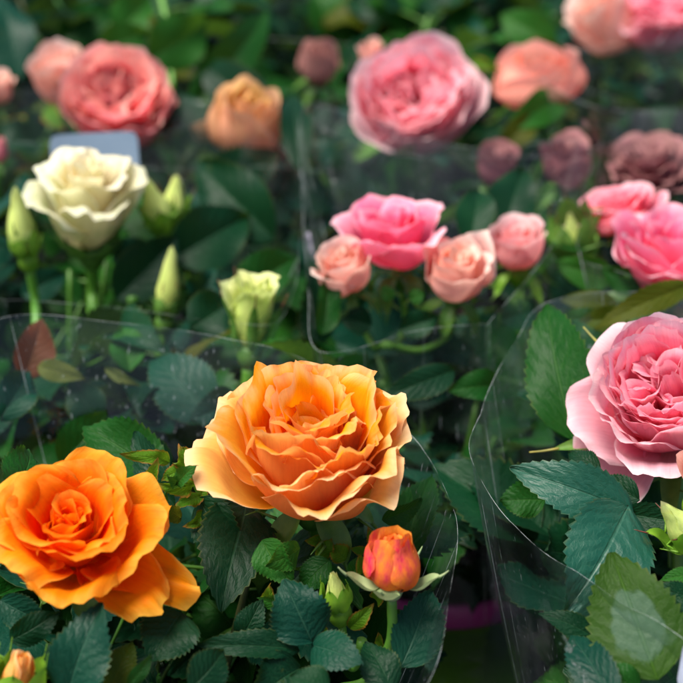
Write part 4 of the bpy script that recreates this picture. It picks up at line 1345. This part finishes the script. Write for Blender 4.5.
sleeve(loopE, (.215, .705), 'dusty sleeve round the cupped pink roses, with a pale corner seam', film='film_dull', seed=8, seams=((.01, .6, .0002, 'rim_white'),), rim='rim_soft')
for nm, e, r, z, sd, txt in (('F', F, .098, .245, 11, 'clear sleeve round the coral red rose'), ('L', L_, .085, .235, 12, 'clear sleeve round the yellow rose blushed red'),
                             ('G', G, .092, .235, 13, 'clear sleeve round the large round pink rose'), ('H', H, .098, .262, 14, 'hazy sleeve veiling the dusky pink roses'),
                             ('I', I_, .095, .25, 15, 'clear sleeve round the pale peach rose far back'), ('K', K_, .092, .25, 16, 'clear sleeve round the film-muted peach rose')):
    sleeve(round_loop(e['cx'], e['cy'], r, z, sd), (e['cx'], e['cy']), txt, film='film_dull' if nm == 'H' else 'film', rim='rim_soft', seed=sd, rimr=.00018)

# dew on sleeve B near the leaf with the pale patch
rs = np.random.RandomState(5)
mb = MB()
for k in range(46):
    f = rs.rand()
    px = 566 + 20 * f + rs.randn() * 3
    py = 640 + 44 * f + rs.randn() * 3
    c = at(px, py, .497 + rs.uniform(-.001, .001))
    rr = rs.uniform(.00018, .00055)
    a = np.linspace(0, np.pi, 7)
    b = np.linspace(0, 2 * np.pi, 10, endpoint=False)
    G_ = np.stack([np.outer(np.sin(a) + 1e-4, np.cos(b)), np.outer(np.sin(a) + 1e-4, np.sin(b)), np.outer(np.cos(a), np.ones(10))], -1) * rr + np.array(c)
    mb.grid(G_, wrap=True)
dw = place(bpy.data.objects.new('dew_drops', mb.mesh('dew_drops', M['dew'])), Matrix.Identity(4))
tag(dw, 'tiny dew drops on the film over the leaf below the pink rose', 'dew', kind='stuff')


# ================================================================== labels stuck in the pots
def card(name, label, px, py, d, wpx, hpx, roll, mat, stick_to, lean=15):
    c = at(px, py, d)
    wm, hm = wpx / FPX * d, hpx / FPX * d
    mb = MB()
    th = .0004
    n = 8
    # rounded rectangle as a bent grid
    xs = np.linspace(-1, 1, 13)
    ys = np.linspace(-1, 1, 9)
    X, Y = np.meshgrid(xs, ys)
    k = .06
    sx = X * (1 - k * np.abs(Y) ** 12)
    sy = Y * (1 - k * np.abs(X) ** 12)
    for s, fl in ((1, False), (-1, True)):
        P = np.stack([sx * wm / 2, sy * hm / 2, .002 * X ** 2 + s * th], -1)
        mb.grid(P, flip=not fl)
    Mx = Matrix.Translation(c) @ Matrix.Rotation(R(roll), 4, 'Y') @ Matrix.Rotation(R(90 - lean), 4, 'X')
    o = place(bpy.data.objects.new(name, mb.mesh(name, M[mat])), Mx)
    tag(o, label, 'plant label')
    mb = MB()
    e = Mx.inverted() @ Vector(stick_to)
    mb.tube([(0, -hm * .3, -.001), (0, -hm * .6, -.0012), e], [.0016, .0014, .0010], 6)
    place(bpy.data.objects.new('stake', mb.mesh('stake', M[mat])), Mx, o)
    return o


card('plant_label', 'plain blue grey label card with rounded corners standing behind the cream rose', 96, 162, .835, 88, 58, -3, 'card', (-.128, .745, .09))
card('plant_label', 'white label card low in the pot of the big pink rose', 700, 664, .50, 44, 44, 8, 'card_white', (.125, .50, .09))
